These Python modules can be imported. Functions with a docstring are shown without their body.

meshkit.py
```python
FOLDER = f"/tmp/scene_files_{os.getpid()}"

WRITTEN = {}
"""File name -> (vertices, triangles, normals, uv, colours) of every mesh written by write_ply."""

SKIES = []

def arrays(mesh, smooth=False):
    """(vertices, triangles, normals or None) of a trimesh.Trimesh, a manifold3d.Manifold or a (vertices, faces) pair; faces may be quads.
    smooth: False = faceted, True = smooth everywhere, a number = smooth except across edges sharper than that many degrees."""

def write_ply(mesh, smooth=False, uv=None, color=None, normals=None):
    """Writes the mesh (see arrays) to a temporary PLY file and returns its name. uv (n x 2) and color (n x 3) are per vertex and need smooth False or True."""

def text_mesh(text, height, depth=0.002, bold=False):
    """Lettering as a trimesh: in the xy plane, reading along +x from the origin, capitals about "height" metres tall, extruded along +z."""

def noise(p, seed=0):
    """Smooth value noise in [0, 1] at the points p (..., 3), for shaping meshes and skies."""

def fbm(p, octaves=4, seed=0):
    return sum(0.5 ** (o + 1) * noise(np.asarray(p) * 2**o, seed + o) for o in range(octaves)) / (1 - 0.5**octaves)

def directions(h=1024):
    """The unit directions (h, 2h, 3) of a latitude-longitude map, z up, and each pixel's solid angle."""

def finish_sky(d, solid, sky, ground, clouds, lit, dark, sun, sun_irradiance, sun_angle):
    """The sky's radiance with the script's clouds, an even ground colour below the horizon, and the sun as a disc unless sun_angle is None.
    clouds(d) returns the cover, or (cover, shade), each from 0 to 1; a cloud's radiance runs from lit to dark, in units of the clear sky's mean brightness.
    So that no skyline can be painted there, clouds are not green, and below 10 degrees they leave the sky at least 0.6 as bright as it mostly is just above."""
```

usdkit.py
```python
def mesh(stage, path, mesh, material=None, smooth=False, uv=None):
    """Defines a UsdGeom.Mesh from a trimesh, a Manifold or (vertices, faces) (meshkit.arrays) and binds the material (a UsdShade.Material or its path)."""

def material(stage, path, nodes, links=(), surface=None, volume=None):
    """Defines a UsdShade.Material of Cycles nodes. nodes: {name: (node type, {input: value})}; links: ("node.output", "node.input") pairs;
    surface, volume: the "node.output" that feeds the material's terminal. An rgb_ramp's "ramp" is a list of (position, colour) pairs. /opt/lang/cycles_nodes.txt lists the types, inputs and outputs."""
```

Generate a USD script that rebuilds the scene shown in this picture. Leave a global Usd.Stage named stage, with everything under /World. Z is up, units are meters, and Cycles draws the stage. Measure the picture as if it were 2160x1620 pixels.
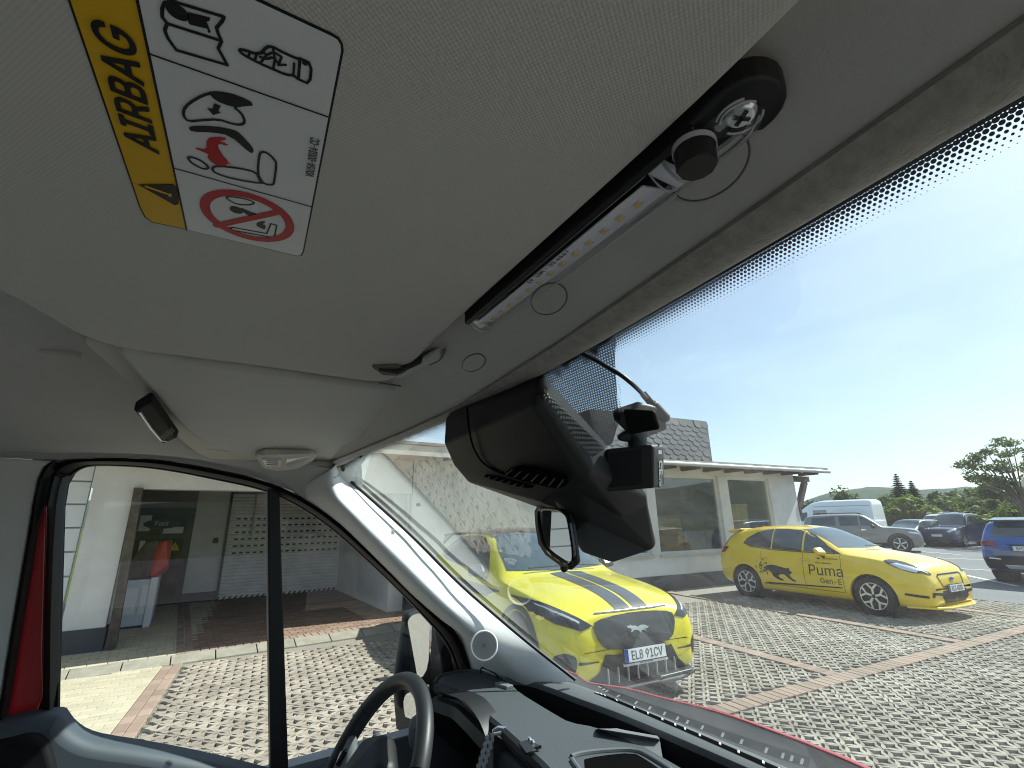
import math, numpy as np, trimesh, manifold3d, usdkit, meshkit
from pxr import Usd, UsdGeom, UsdLux, UsdShade, Gf, Sdf, Vt
from shapely.geometry import Polygon, LineString, Point, box as sbox
from shapely import affinity
from shapely.ops import unary_union
from scipy.interpolate import PchipInterpolator
rng = np.random.default_rng(7)
stage = Usd.Stage.CreateInMemory()
UsdGeom.SetStageUpAxis(stage, 'Z'); UsdGeom.SetStageMetersPerUnit(stage, 1.0)
UsdGeom.Xform.Define(stage, '/World')
A3 = lambda *p: np.array(p, float)

# ---------------------------------------------------------------- camera
F = 980.0; PITCH = math.radians(16.4); ROLL = math.radians(0.9); AZ = math.radians(26.5); H = 1.72
fw = A3(math.sin(AZ), math.cos(AZ), 0); rt = A3(math.cos(AZ), -math.sin(AZ), 0); zz = A3(0, 0, 1)
f3 = fw*math.cos(PITCH) + zz*math.sin(PITCH); u3 = zz*math.cos(PITCH) - fw*math.sin(PITCH)
RV = rt*math.cos(ROLL) - u3*math.sin(ROLL); UV = u3*math.cos(ROLL) + rt*math.sin(ROLL)
C = A3(0, 0, H)
cam = UsdGeom.Camera.Define(stage, '/World/camera')
cam.CreateHorizontalApertureAttr(36.0); cam.CreateVerticalApertureAttr(27.0); cam.CreateFocalLengthAttr(36.0*F/2160)
cam.CreateClippingRangeAttr(Gf.Vec2f(0.01, 20000))
b3 = -f3
cam.AddTransformOp().Set(Gf.Matrix4d(*[float(x) for r in ((*RV, 0), (*UV, 0), (*b3, 0), (*C, 1)) for x in r]))
cam.CreateExposureAttr(1.24)

# ---------------------------------------------------------------- sky and sun
SUN = A3(0.94, -0.15, 1.0); SUN /= np.linalg.norm(SUN)
SEL = math.asin(SUN[2]); SROT = math.atan2(SUN[0], SUN[1])
sky_m = usdkit.material(stage, '/World/Looks/sky_air', {
    'tc': ('texture_coordinate', {}),
    'sky': ('sky_texture', {'sky_type': 'single_scattering', 'sun_disc': False, 'sun_elevation': SEL, 'sun_rotation': SROT, 'altitude': 300.0, 'air_density': 1.0, 'aerosol_density': 1.5, 'ozone_density': 1.0}),
    'map': ('mapping', {'scale': (1.2, 1.2, 5.0), 'rotation': (0.2, 0.5, 0.9)}),
    'n': ('noise_texture', {'scale': 2.3, 'detail': 6.0, 'roughness': 0.62, 'distortion': 0.6}),
    'r': ('rgb_ramp', {'ramp': [(0, (0.16, 0.16, 0.16)), (0.46, (0.18, 0.18, 0.18)), (0.74, (0.32, 0.32, 0.32)), (1, (0.5, 0.5, 0.5))]}),
    'mix': ('mix_color', {'b': (7.0, 8.0, 8.4), 'use_clamp': False}),
    'bg': ('background_shader', {'strength': 0.068})},
    [('tc.generated', 'map.vector'), ('map.vector', 'n.vector'), ('n.fac', 'r.fac'), ('r.color', 'mix.fac'), ('sky.color', 'mix.a'), ('mix.result', 'bg.color')], surface='bg.background')
dome = UsdLux.DomeLight.Define(stage, '/World/sky')
UsdShade.MaterialBindingAPI.Apply(dome.GetPrim()).Bind(sky_m)
dome.GetPrim().SetCustomDataByKey('kind', 'structure')
sun = UsdLux.DistantLight.Define(stage, '/World/sun')
sun.CreateIntensityAttr(1.0); sun.CreateAngleAttr(0.53); sun.CreateColorAttr(Gf.Vec3f(1.0, 0.955, 0.88)); sun.CreateNormalizeAttr(True)
sx = np.cross(zz, SUN); sx /= np.linalg.norm(sx); sy = np.cross(SUN, sx)
sun.AddTransformOp().Set(Gf.Matrix4d(*[float(x) for r in ((*sx, 0), (*sy, 0), (*SUN, 0), (0, 0, 20, 1)) for x in r]))

# ---------------------------------------------------------------- helpers: pixels of the 2160 x 1620 photograph to points
def ray(x, y): return f3 + RV*(x-1080)/F - UV*(y-810)/F
def onz(x, y, z): d = ray(x, y); return C + d*(z-H)/d[2]
def onY(x, y, Y): d = ray(x, y); return C + d*Y/d[1]
def onplane(x, y, p0, n): d = ray(x, y); return C + d*((np.asarray(p0)-C) @ n)/(d @ n)
VA = math.radians(7.2)
FV = A3(math.cos(VA), math.sin(VA), 0); LV = A3(-math.sin(VA), math.cos(VA), 0)
def V(a, b, z): return A3(0, 0, z) + FV*a + LV*b            # van frame: a forward, b to the left, z up
def onb(x, y, b): return onplane(x, y, V(0, b, 0), LV)
def ona(x, y, a): return onplane(x, y, V(a, 0, 0), FV)
def atd(x, y, d): return C + ray(x, y)*d                      # at a depth in metres along the view axis

# ---------------------------------------------------------------- helpers: prims
used, offs = {}, {}
def unique(parent, name):
    k = used.get((parent, name), 0); used[(parent, name)] = k+1
    return f'{parent}/{name}' + (f'_{k:03d}' if k else '')
def setdata(p, **kw):
    for k, v in kw.items():
        if v: p.SetCustomDataByKey(k, v)
def thing(name, label, cat, loc=(0, 0, 0), group=None, kind=None, rot=0):
    path = unique('/World', name)
    x = UsdGeom.Xform.Define(stage, path); x.AddTranslateOp().Set(Gf.Vec3d(*map(float, loc)))
    if rot: x.AddRotateZOp().Set(math.degrees(rot))
    setdata(x.GetPrim(), label=label, category=cat, group=group, kind=kind)
    offs[path] = np.asarray(loc, float) if not rot else None
    return path
def tomesh(m):
    if isinstance(m, list):
        m = [tomesh(q) for q in m]
        return trimesh.util.concatenate(m) if len(m) > 1 else m[0]
    if hasattr(m, 'to_mesh'):
        q = m.to_mesh(); return trimesh.Trimesh(np.array(q.vert_properties)[:, :3], np.array(q.tri_verts), process=False)
    if isinstance(m, tuple):
        v, f = np.asarray(m[0], float), np.asarray(m[1], int)
        if f.shape[1] == 4: f = np.vstack([f[:, [0, 1, 2]], f[:, [0, 2, 3]]])
        return trimesh.Trimesh(v, f, process=False)
    return m
def part(parent, name, m, mat, smooth=35, label=None, kind=None, uv=None):
    m = tomesh(m); path = unique(parent, name)
    off = offs.get(parent)
    if off is not None and np.any(off):
        m = trimesh.Trimesh(m.vertices - off, m.faces, process=False)
    usdkit.mesh(stage, path, m, MAT[mat], smooth=smooth, uv=uv)
    offs[path] = off
    setdata(stage.GetPrimAtPath(path), label=label, kind=kind)
    return path
def solo(name, m, mat, label=None, cat=None, group=None, kind=None, smooth=35, uv=None):
    m = tomesh(m); path = unique('/World', name)
    usdkit.mesh(stage, path, m, MAT[mat], smooth=smooth, uv=uv); offs[path] = None
    setdata(stage.GetPrimAtPath(path), label=label, category=cat, group=group, kind=kind)
    return path
def scatter(parent, name, protos, mats, pos, angs, idx, kind='stuff', scales=None, label=None):
    path = unique(parent, name)
    pi = UsdGeom.PointInstancer.Define(stage, path)
    targets = []
    for k, (m, mt) in enumerate(zip(protos, mats)):
        pp = f'{path}/piece_{k:03d}'
        usdkit.mesh(stage, pp, tomesh(m), MAT[mt], smooth=False); targets.append(pp)
    pi.CreatePrototypesRel().SetTargets(targets)
    pi.CreateProtoIndicesAttr(Vt.IntArray.FromNumpy(np.asarray(idx, np.int32)))
    pi.CreatePositionsAttr(Vt.Vec3fArray.FromNumpy(np.asarray(pos, np.float32)))
    pi.CreateOrientationsAttr([Gf.Quath(float(math.cos(t/2)), 0, 0, float(math.sin(t/2))) for t in angs])
    if scales is not None: pi.CreateScalesAttr(Vt.Vec3fArray.FromNumpy(np.asarray(scales, np.float32)))
    setdata(pi.GetPrim(), kind=kind, label=label)
    return path

# ---------------------------------------------------------------- helpers: shapes
def box(c, s, rot=0):
    m = trimesh.creation.box(s)
    if rot: m.apply_transform(trimesh.transformations.rotation_matrix(rot, [0, 0, 1]))
    m.apply_translation(c); return m
def boxes(lo, hi): lo, hi = np.asarray(lo, float), np.asarray(hi, float); return box((lo+hi)/2, hi-lo)
def obox(c, ux, uy, uz):
    """a box from its centre and three full edge vectors"""
    m = trimesh.creation.box([1, 1, 1]); T = np.eye(4); T[:3, 0], T[:3, 1], T[:3, 2], T[:3, 3] = ux, uy, uz, c
    m.apply_transform(T)
    if np.linalg.det(T[:3, :3]) < 0: m.invert()
    return m
def bar(p, q, w, h, up=(0, 0, 1)):
    p, q = np.asarray(p, float), np.asarray(q, float); d = q-p; n = np.cross(up, d); n = n/np.linalg.norm(n); u = np.cross(d, n); u /= np.linalg.norm(u)
    return obox((p+q)/2, d, n*w, u*h)
def tube(P, r, n=10, cap=True):
    P = np.asarray(P, float); r = np.broadcast_to(r, len(P)); T = np.gradient(P, axis=0); T /= np.linalg.norm(T, axis=1)[:, None]
    a = A3(0, 0, 1) if abs(T[0][2]) < .9 else A3(1, 0, 0); N = np.cross(T[0], a); N /= np.linalg.norm(N); rings = []
    for p, t, rr in zip(P, T, r):
        N = N - t*(N @ t); N /= np.linalg.norm(N); B = np.cross(t, N); th = np.linspace(0, 2*np.pi, n, endpoint=False)
        rings.append(p + rr*(np.cos(th)[:, None]*N + np.sin(th)[:, None]*B))
    return loft(rings, True, cap)
def loft(rings, closed=True, cap=True):
    R = np.asarray(rings, float); k, n = R.shape[:2]; v = R.reshape(-1, 3); f = []
    m = n if closed else n-1
    for i in range(k-1):
        j = np.arange(m); j2 = (j+1) % n
        f.append(np.c_[i*n+j, i*n+j2, (i+1)*n+j2]); f.append(np.c_[i*n+j, (i+1)*n+j2, (i+1)*n+j])
    if cap and closed:
        v = np.vstack([v, R[0].mean(0), R[-1].mean(0)]); j = np.arange(n); j2 = (j+1) % n
        f.append(np.c_[np.full(n, k*n), j2, j]); f.append(np.c_[np.full(n, k*n+1), (k-1)*n+j, (k-1)*n+j2])
    return trimesh.Trimesh(v, np.vstack(f), process=False)
def grid(P):
    """a surface from an (m, n, 3) array of points"""
    P = np.asarray(P, float); return loft(P, False, False)
def thick(P, d):
    """the grid P made a closed shell by a copy moved by d (a vector, or a distance along the grid's normal)"""
    P = np.asarray(P, float); m, n = P.shape[:2]
    if np.ndim(d) == 0:
        g = np.cross(np.gradient(P, axis=0), np.gradient(P, axis=1)); g /= np.maximum(np.linalg.norm(g, axis=2), 1e-12)[..., None]; d = g*d
    Q = P+d; ring = [np.vstack([P[i], Q[i][::-1]]) for i in range(m)]
    return loft(ring, True, True)
def sph(c, r, s=2): m = trimesh.creation.icosphere(s, r); m.apply_translation(c); return m
def hull(balls, s=2):
    P = np.vstack([trimesh.creation.icosphere(s, r).vertices + np.asarray(c) for c, r in balls]); return trimesh.convex.convex_hull(P)
def rbox(c, ux, uy, uz, r, s=2):
    """a rounded box from its centre and three half edge vectors"""
    ux, uy, uz = (np.asarray(w, float) for w in (ux, uy, uz)); L = [np.linalg.norm(w) for w in (ux, uy, uz)]
    return hull([(np.asarray(c) + i*ux*(1-r/L[0]) + j*uy*(1-r/L[1]) + k*uz*(1-r/L[2]), r) for i in (-1, 1) for j in (-1, 1) for k in (-1, 1)], s)
def lathe(prof, c, axis, n=32):
    """(radius, height) pairs turned about an axis"""
    axis = np.asarray(axis, float)/np.linalg.norm(axis); a = A3(0, 0, 1) if abs(axis[2]) < .9 else A3(1, 0, 0); N = np.cross(axis, a); N /= np.linalg.norm(N); B = np.cross(axis, N)
    th = np.linspace(0, 2*np.pi, n, endpoint=False)
    m = loft([np.asarray(c) + h*axis + max(r, 1e-5)*(np.cos(th)[:, None]*N + np.sin(th)[:, None]*B) for r, h in prof], True, False)
    return m
def flat(poly, h, o=(0, 0, 0), ux=(1, 0, 0), uy=(0, 1, 0)):
    """a shapely polygon in the plane (o, ux, uy) extruded by h along ux x uy"""
    out = []
    for g in getattr(poly, 'geoms', [poly]):
        if g.is_empty or g.area < 1e-9: continue
        out.append(trimesh.creation.extrude_polygon(g, abs(h), engine='earcut'))
    m = trimesh.util.concatenate(out); v = m.vertices.copy()
    if h < 0: v[:, 2] *= -1; m.invert()
    ux, uy = np.asarray(ux, float), np.asarray(uy, float); n = np.cross(ux, uy); n /= np.linalg.norm(n)
    return trimesh.Trimesh(np.asarray(o) + v[:, :1]*ux + v[:, 1:2]*uy + v[:, 2:]*n, m.faces, process=False)
def smoothpoly(P, n=4, closed=True):
    P = np.asarray(P, float)
    for _ in range(n):                                            # corner cutting
        Q = np.roll(P, -1, 0) if closed else P[1:]; B = P if closed else P[:-1]
        R = np.empty((2*len(B), P.shape[1])); R[0::2] = .75*B+.25*Q; R[1::2] = .25*B+.75*Q
        P = R if closed else np.vstack([P[:1], R, P[-1:]])
    return P
def panel(P3, d, bev=0.0, cut=2):
    """a slab: the closed outline P3 (points in space, about planar) is its face, d (vector) its depth, bev its rounded front edge; returns a closed mesh"""
    P = smoothpoly(P3, cut) if cut else np.asarray(P3, float); d = np.asarray(d, float); n = d/np.linalg.norm(d); c = P.mean(0)
    e1 = np.cross(n, A3(.3, .5, .8)); e1 /= np.linalg.norm(e1); e2 = np.cross(n, e1)
    Q = np.c_[(P-c) @ e1, (P-c) @ e2]
    pg = Polygon(Q)
    if pg.exterior.is_ccw is False: P, Q = P[::-1], Q[::-1]
    t = np.roll(Q, -1, 0)-np.roll(Q, 1, 0); t /= np.maximum(np.linalg.norm(t, axis=1), 1e-9)[:, None]; inn = -t[:, 1:2]*e1 + t[:, 0:1]*e2
    rings = []
    L = np.linalg.norm(d)
    if bev:
        for k in range(5):
            a = k*np.pi/8; rings.append(P + inn*bev*(1-math.sin(a)) + n*bev*(1-math.cos(a)))
    else: rings.append(P)
    rings.append(P+n*L)
    m = loft(rings, True, False)
    tri_v, tri_f = trimesh.creation.triangulate_polygon(Polygon(np.c_[(rings[0]-c) @ e1, (rings[0]-c) @ e2]), engine='earcut')
    N = len(P); M = len(rings)
    vv = m.vertices
    # earcut returns the ring's vertices in order
    from scipy.spatial import cKDTree
    _, mp = cKDTree(np.c_[(rings[0]-c) @ e1, (rings[0]-c) @ e2]).query(tri_v[:, :2])
    f0 = mp[tri_f]; out = trimesh.Trimesh(vv, np.vstack([m.faces, f0, f0[:, ::-1]+(M-1)*N]), process=False)
    out.fix_normals() if False else None
    return out
def textm(s, h, o, ux, uy, depth=0.0006, bold=False, squeeze=1.0, center=False):
    m = meshkit.text_mesh(s, h, depth, bold); v = m.vertices.copy(); v[:, 0] *= squeeze
    if center: v[:, 0] -= (v[:, 0].min()+v[:, 0].max())/2; v[:, 1] -= h/2
    ux, uy = np.asarray(ux, float), np.asarray(uy, float); n = np.cross(ux, uy)
    return trimesh.Trimesh(np.asarray(o) + v[:, :1]*ux + v[:, 1:2]*uy + v[:, 2:]*n, m.faces, process=False)

# ---------------------------------------------------------------- materials
MAT = {}
def mat(name, col, rough=0.6, bump=None, var=None, spec=0.4, metal=0.0, coat=0.0, uvar=None, sheen=0.0):
    """bump=(scale, distance); var=(scale, other colour, amount) mottles the colour; uvar = spread of brightness between pieces"""
    nodes = {'p': ('principled_bsdf', {'base_color': col, 'roughness': rough, 'metallic': metal, 'specular_ior_level': spec, 'coat_weight': coat, 'coat_roughness': 0.04, 'sheen_weight': sheen}), 'g': ('geometry', {})}
    links = []; src = None
    if var:
        nodes |= {'n': ('noise_texture', {'scale': var[0], 'detail': 5.0, 'roughness': 0.65}), 'r': ('rgb_ramp', {'ramp': [(0, (0, 0, 0)), (0.38, (0, 0, 0)), (0.66, (1, 1, 1)), (1, (1, 1, 1))]}),
                  's': ('math', {'math_type': 'multiply', 'value2': var[2]}), 'm': ('mix_color', {'a': col, 'b': var[1]})}
        links += [('g.position', 'n.vector'), ('n.fac', 'r.fac'), ('r.color', 's.value1'), ('s.value', 'm.fac')]; src = 'm.result'
    if uvar:
        nodes |= {'oi': ('object_info', {}), 'mr': ('map_range', {'from_min': 0.0, 'from_max': 1.0, 'to_min': 1-uvar, 'to_max': 1+uvar*.6}), 'hs': ('hsv', {'hue': 0.5, 'saturation': 1.0, 'fac': 1.0, 'color': col})}
        links += [('oi.random', 'mr.value'), ('mr.result', 'hs.value')]
        if src: links.append((src, 'hs.color'))
        src = 'hs.color'
    if src: links.append((src, 'p.base_color'))
    if bump:
        nodes |= {'bn': ('noise_texture', {'scale': bump[0], 'detail': 4.0, 'roughness': 0.6}), 'b': ('bump', {'strength': 0.8, 'distance': bump[1]})}
        links += [('g.position', 'bn.vector'), ('bn.fac', 'b.height'), ('b.normal', 'p.normal')]
    MAT[name] = usdkit.material(stage, f'/World/Looks/{name}', nodes, links, surface='p.BSDF')
def glass(name, tint, base=0.05, gain=0.85, rough=0.0, dust=0.0):
    nodes = {'t': ('transparent_bsdf', {'color': tint}), 'g': ('glossy_bsdf', {'color': (1, 1, 1), 'roughness': rough}), 'f': ('layer_weight', {'blend': 0.5}),
        'pw': ('math', {'math_type': 'power', 'value2': 5.0}), 'ma': ('math', {'math_type': 'multiply_add', 'value2': gain, 'value3': base}), 'm': ('mix_closure', {})}
    links = [('f.facing', 'pw.value1'), ('pw.value', 'ma.value1'), ('ma.value', 'm.fac'), ('t.BSDF', 'm.closure1'), ('g.BSDF', 'm.closure2')]; out = 'm.closure'
    if dust:                                                       # fine dust on the pane
        nodes |= {'gp': ('geometry', {}), 'n': ('noise_texture', {'scale': 16.0, 'detail': 8.0, 'roughness': 0.75}), 'r': ('map_range', {'from_min': 0.38, 'from_max': 0.72, 'to_min': dust*.25, 'to_max': dust}), 'd': ('translucent_bsdf', {'color': (0.8, 0.8, 0.78)}), 'm2': ('mix_closure', {})}
        links += [('gp.position', 'n.vector'), ('n.fac', 'r.value'), ('r.result', 'm2.fac'), ('m.closure', 'm2.closure1'), ('d.BSDF', 'm2.closure2')]; out = 'm2.closure'
    MAT[name] = usdkit.material(stage, f'/World/Looks/{name}', nodes, links, surface=out)
# ---------------------------------------------------------------- materials of the place
mat('concrete', (0.36, 0.325, 0.27), 0.9, (60, 0.004), (0.7, (0.235, 0.21, 0.17), 0.85), uvar=0.26)
mat('cream_brick', (0.46, 0.43, 0.32), 0.9, (60, 0.004), (2.0, (0.36, 0.33, 0.24), 0.6), uvar=0.10)
mat('red_brick', (0.325, 0.24, 0.19), 0.9, (60, 0.004), (1.5, (0.255, 0.20, 0.16), 0.85), uvar=0.17)
mat('dark_brick', (0.25, 0.17, 0.12), 0.9, (60, 0.004), (2.5, (0.19, 0.14, 0.11), 0.6), uvar=0.25)
mat('kerbstone', (0.30, 0.29, 0.24), 0.92, (40, 0.006), (5.0, (0.19, 0.19, 0.15), 0.7), uvar=0.08)
mat('gravel_soil', (0.24, 0.22, 0.185), 0.95, (90, 0.02), (45, (0.36, 0.34, 0.30), 0.8))
mat('pebble', (0.33, 0.31, 0.28), 0.9, (50, 0.003), uvar=0.4)
mat('weed', (0.06, 0.085, 0.02), 0.7, uvar=0.3)
mat('asphalt', (0.19, 0.19, 0.195), 0.92, (130, 0.004), (0.5, (0.155, 0.155, 0.16), 0.6), spec=0.2)
mat('road_paint', (0.72, 0.72, 0.70), 0.7, None, (8, (0.5, 0.5, 0.49), 0.6))
mat('meadow', (0.06, 0.085, 0.025), 0.95, (3, 0.1), (0.05, (0.09, 0.10, 0.04), 0.7), spec=0.05)
mat('forest', (0.022, 0.042, 0.016), 0.95, (0.12, 4.0), (0.02, (0.036, 0.058, 0.02), 0.85), spec=0.03)
mat('white_render', (0.66, 0.655, 0.64), 0.9, (45, 0.003), (1.3, (0.52, 0.51, 0.49), 0.75))
mat('plinth_grey', (0.060, 0.064, 0.072), 0.85, (45, 0.003), (2, (0.09, 0.092, 0.095), 0.5))
mat('frame_white', (0.62, 0.61, 0.58), 0.55, (30, 0.001), (4, (0.5, 0.49, 0.46), 0.5))
mat('fascia', (0.50, 0.47, 0.42), 0.7, None, (6, (0.36, 0.33, 0.29), 0.6))
mat('timber_dark', (0.055, 0.045, 0.036), 0.8, (25, 0.006), (9, (0.13, 0.11, 0.09), 0.7))
mat('roof_felt', (0.17, 0.155, 0.14), 0.9, (50, 0.004), (3, (0.25, 0.23, 0.2), 0.5))
mat('slate', (0.040, 0.046, 0.056), 0.6, (30, 0.004), (6, (0.07, 0.078, 0.09), 0.6), uvar=0.35)
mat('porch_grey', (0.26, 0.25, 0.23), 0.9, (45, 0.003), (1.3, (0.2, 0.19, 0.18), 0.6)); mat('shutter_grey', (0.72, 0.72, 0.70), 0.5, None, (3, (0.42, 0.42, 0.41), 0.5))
mat('panel_white', (0.66, 0.68, 0.70), 0.45)
mat('black_frame', (0.012, 0.012, 0.013), 0.45)
mat('void_black', (0.003, 0.003, 0.003), 0.9, spec=0.02)
mat('hazard_yellow', (0.70, 0.48, 0.02), 0.5)
mat('ply', (0.55, 0.39, 0.20), 0.7, (20, 0.001), (5, (0.36, 0.25, 0.13), 0.6))
mat('carton', (0.42, 0.31, 0.19), 0.8, None, (6, (0.28, 0.2, 0.12), 0.6))
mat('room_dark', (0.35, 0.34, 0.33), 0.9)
mat('crate_grey', (0.50, 0.56, 0.62), 0.45, None, (5, (0.42, 0.48, 0.54), 0.5))
mat('red_plastic', (0.42, 0.02, 0.015), 0.4)
mat('bark', (0.10, 0.075, 0.055), 0.9, (20, 0.01))
def leaf(name, col, col2, trans=0.35):
    MAT[name] = usdkit.material(stage, f'/World/Looks/{name}', {'g': ('geometry', {}), 'n': ('noise_texture', {'scale': 0.9, 'detail': 3.0}), 'm': ('mix_color', {'a': col, 'b': col2}),
        'd': ('principled_bsdf', {'roughness': 0.55, 'specular_ior_level': 0.3}), 't': ('translucent_bsdf', {}), 'x': ('mix_closure', {'fac': trans}), 'hs': ('hsv', {'hue': 0.5, 'saturation': 1.0, 'fac': 1.0}), 'mr': ('map_range', {'from_min': 0.0, 'from_max': 1.0, 'to_min': 0.6, 'to_max': 1.35})},
        [('g.position', 'n.vector'), ('n.fac', 'm.fac'), ('g.random_per_island', 'mr.value'), ('mr.result', 'hs.value'), ('m.result', 'hs.color'), ('hs.color', 'd.base_color'), ('hs.color', 't.color'), ('d.BSDF', 'x.closure1'), ('t.BSDF', 'x.closure2')], surface='x.closure')
leaf('leaf_bright', (0.17, 0.27, 0.02), (0.27, 0.36, 0.035), 0.5)
leaf('leaf_mid', (0.12, 0.20, 0.028), (0.18, 0.27, 0.045), 0.5)
leaf('leaf_dark', (0.06, 0.11, 0.028), (0.10, 0.155, 0.04), 0.45)
leaf('leaf_spruce', (0.024, 0.048, 0.030), (0.04, 0.07, 0.045), 0.25)
leaf('leaf_locust', (0.11, 0.17, 0.04), (0.17, 0.23, 0.06), 0.55)
def gpane(name, col, rough=0.03, f0=0.5):
    mat(name, col, rough, spec=f0)

# ---------------------------------------------------------------- ground
def sheet(z, pts): P = np.array([[x, y, z] for x, y in pts], float); n = len(P); return trimesh.Trimesh(P, [[0, i, i+1] for i in range(1, n-1)], process=False)
solo('ground', sheet(-0.10, [(-3500, -3500), (3500, -3500), (3500, 3500), (-3500, 3500)]), 'meadow', kind='structure')
solo('paving_bed', [sheet(-0.022, [(-9, -9), (13.4, -9), (13.4, 9.64), (-9, 9.64)])], 'gravel_soil', kind='structure')
asph = solo('asphalt_yard', [sheet(-0.004, [(13.4, -30), (60, -30), (60, 60), (13.4, 60)]), sheet(-0.012, [(-9, -30), (13.4, -30), (13.4, -9), (-9, -9)])], 'asphalt', kind='structure')
for k, (a, b) in enumerate([((1978, 1197), (2090, 1203)), ((2036, 1213), (2088, 1224)), ((1935, 1163), (1975, 1166)), ((1960, 1176), (2060, 1180))]):
    p, q = onz(*a, 0.004), onz(*b, 0.004); d = q-p; d /= np.linalg.norm(d); n = np.cross(zz, d)*0.06; e = d*1.2
    part(asph, 'painted_line', trimesh.Trimesh([p-n, q+e-n, q+e+n, p+n], [[0, 1, 2], [0, 2, 3]], process=False), 'road_paint', smooth=False)

# grid paving: one interlocking ring-shaped block with a diamond opening
def grid_block(seed):
    r = np.random.default_rng(seed); hx, hy = 0.100, 0.095
    t = np.linspace(0, 1, 4, endpoint=False)
    cs = [A3(hx, 0), A3(0, hy), A3(-hx, 0), A3(0, -hy)]
    out = []
    for k in range(4):
        p, q = cs[k], cs[(k+1) % 4]; d = q-p; n = A3(d[1], -d[0])/np.linalg.norm(d); gap = 0.0050 if k % 2 else 0.0015
        for s in t: out.append(p + d*s + n*(0.010*math.sin(2*math.pi*s)*(1 if k in (0, 3) else -1) - gap))
    out = np.array(out); inn = []
    for k in range(4):
        p, q = cs[k]*0.64, cs[(k+1) % 4]*0.64; d = q-p; n = A3(d[1], -d[0])/np.linalg.norm(d)
        for s in t: inn.append(p + d*s - n*0.011*math.sin(math.pi*s))
    inn = np.array(inn) + r.normal(0, 0.0018, (16, 2)); c = 0.006
    def ring(P, s, z): return np.c_[P*s, np.full(len(P), z)]
    return loft([ring(out, 1, -0.05), ring(out, 1, -0.006), ring(out, 0.965, 0.0), ring(inn, 1.03, 0.0), ring(inn, 0.97, -0.006), ring(inn, 0.97, -0.05)], True, False)
protos = [grid_block(k) for k in range(4)]
bands_y = [5.90, 8.85, 11.80]; XB = 3.66
spots = []
cell = [(0.0, 0.0), (0.10, 0.095)]
for i in range(-10, 80):
    for j in range(-48, 42):
        for ox, oy in cell:
            x, y = -0.72 + i*0.2 + ox, j*0.19 + oy + 0.05
            if x > 13.3 or x < -0.74: continue
            if y > 8.16 + 0.14*(min(x, 2.6)+0.8) - 0.06 or y > 9.55: continue
            if abs(y-XB) < 0.17 and x > 2.0: continue
            if y > XB and min(abs(x-b) for b in bands_y) < 0.17: continue
            if y < -0.3 or (x < 2.6 and y < 1.5): continue
            spots.append((x, y))
spots = np.array(spots)
def seen(x, y, z=0.0, m=40):
    d = A3(x, y, z)-C; w = d @ f3
    if w < 0.1: return False
    px, py = 1080+F*(d @ RV)/w, 810-F*(d @ UV)/w
    return -m < px < 2160+m and 900 < py < 1620+m
vis = np.array([seen(*p) for p in spots]); dist = np.hypot(spots[:, 0], spots[:, 1])
def shown(x, y):                                           # really open to view through the two windows
    d = A3(x, y, 0)-C; w = d @ f3; px, py = 1080+F*(d @ RV)/w, 810-F*(d @ UV)/w
    return (140 < px < 830 and py < 1600) or (px > 1440 and py < 1440+(px-1300)*0.36)
vis2 = np.array([v and shown(*p) for v, p in zip(vis, spots)])
order = np.argsort(np.where(vis2, dist, 1e9))
near = set(order[:300].tolist())
pav = thing('parking_paving', None, None, kind='structure')
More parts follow.
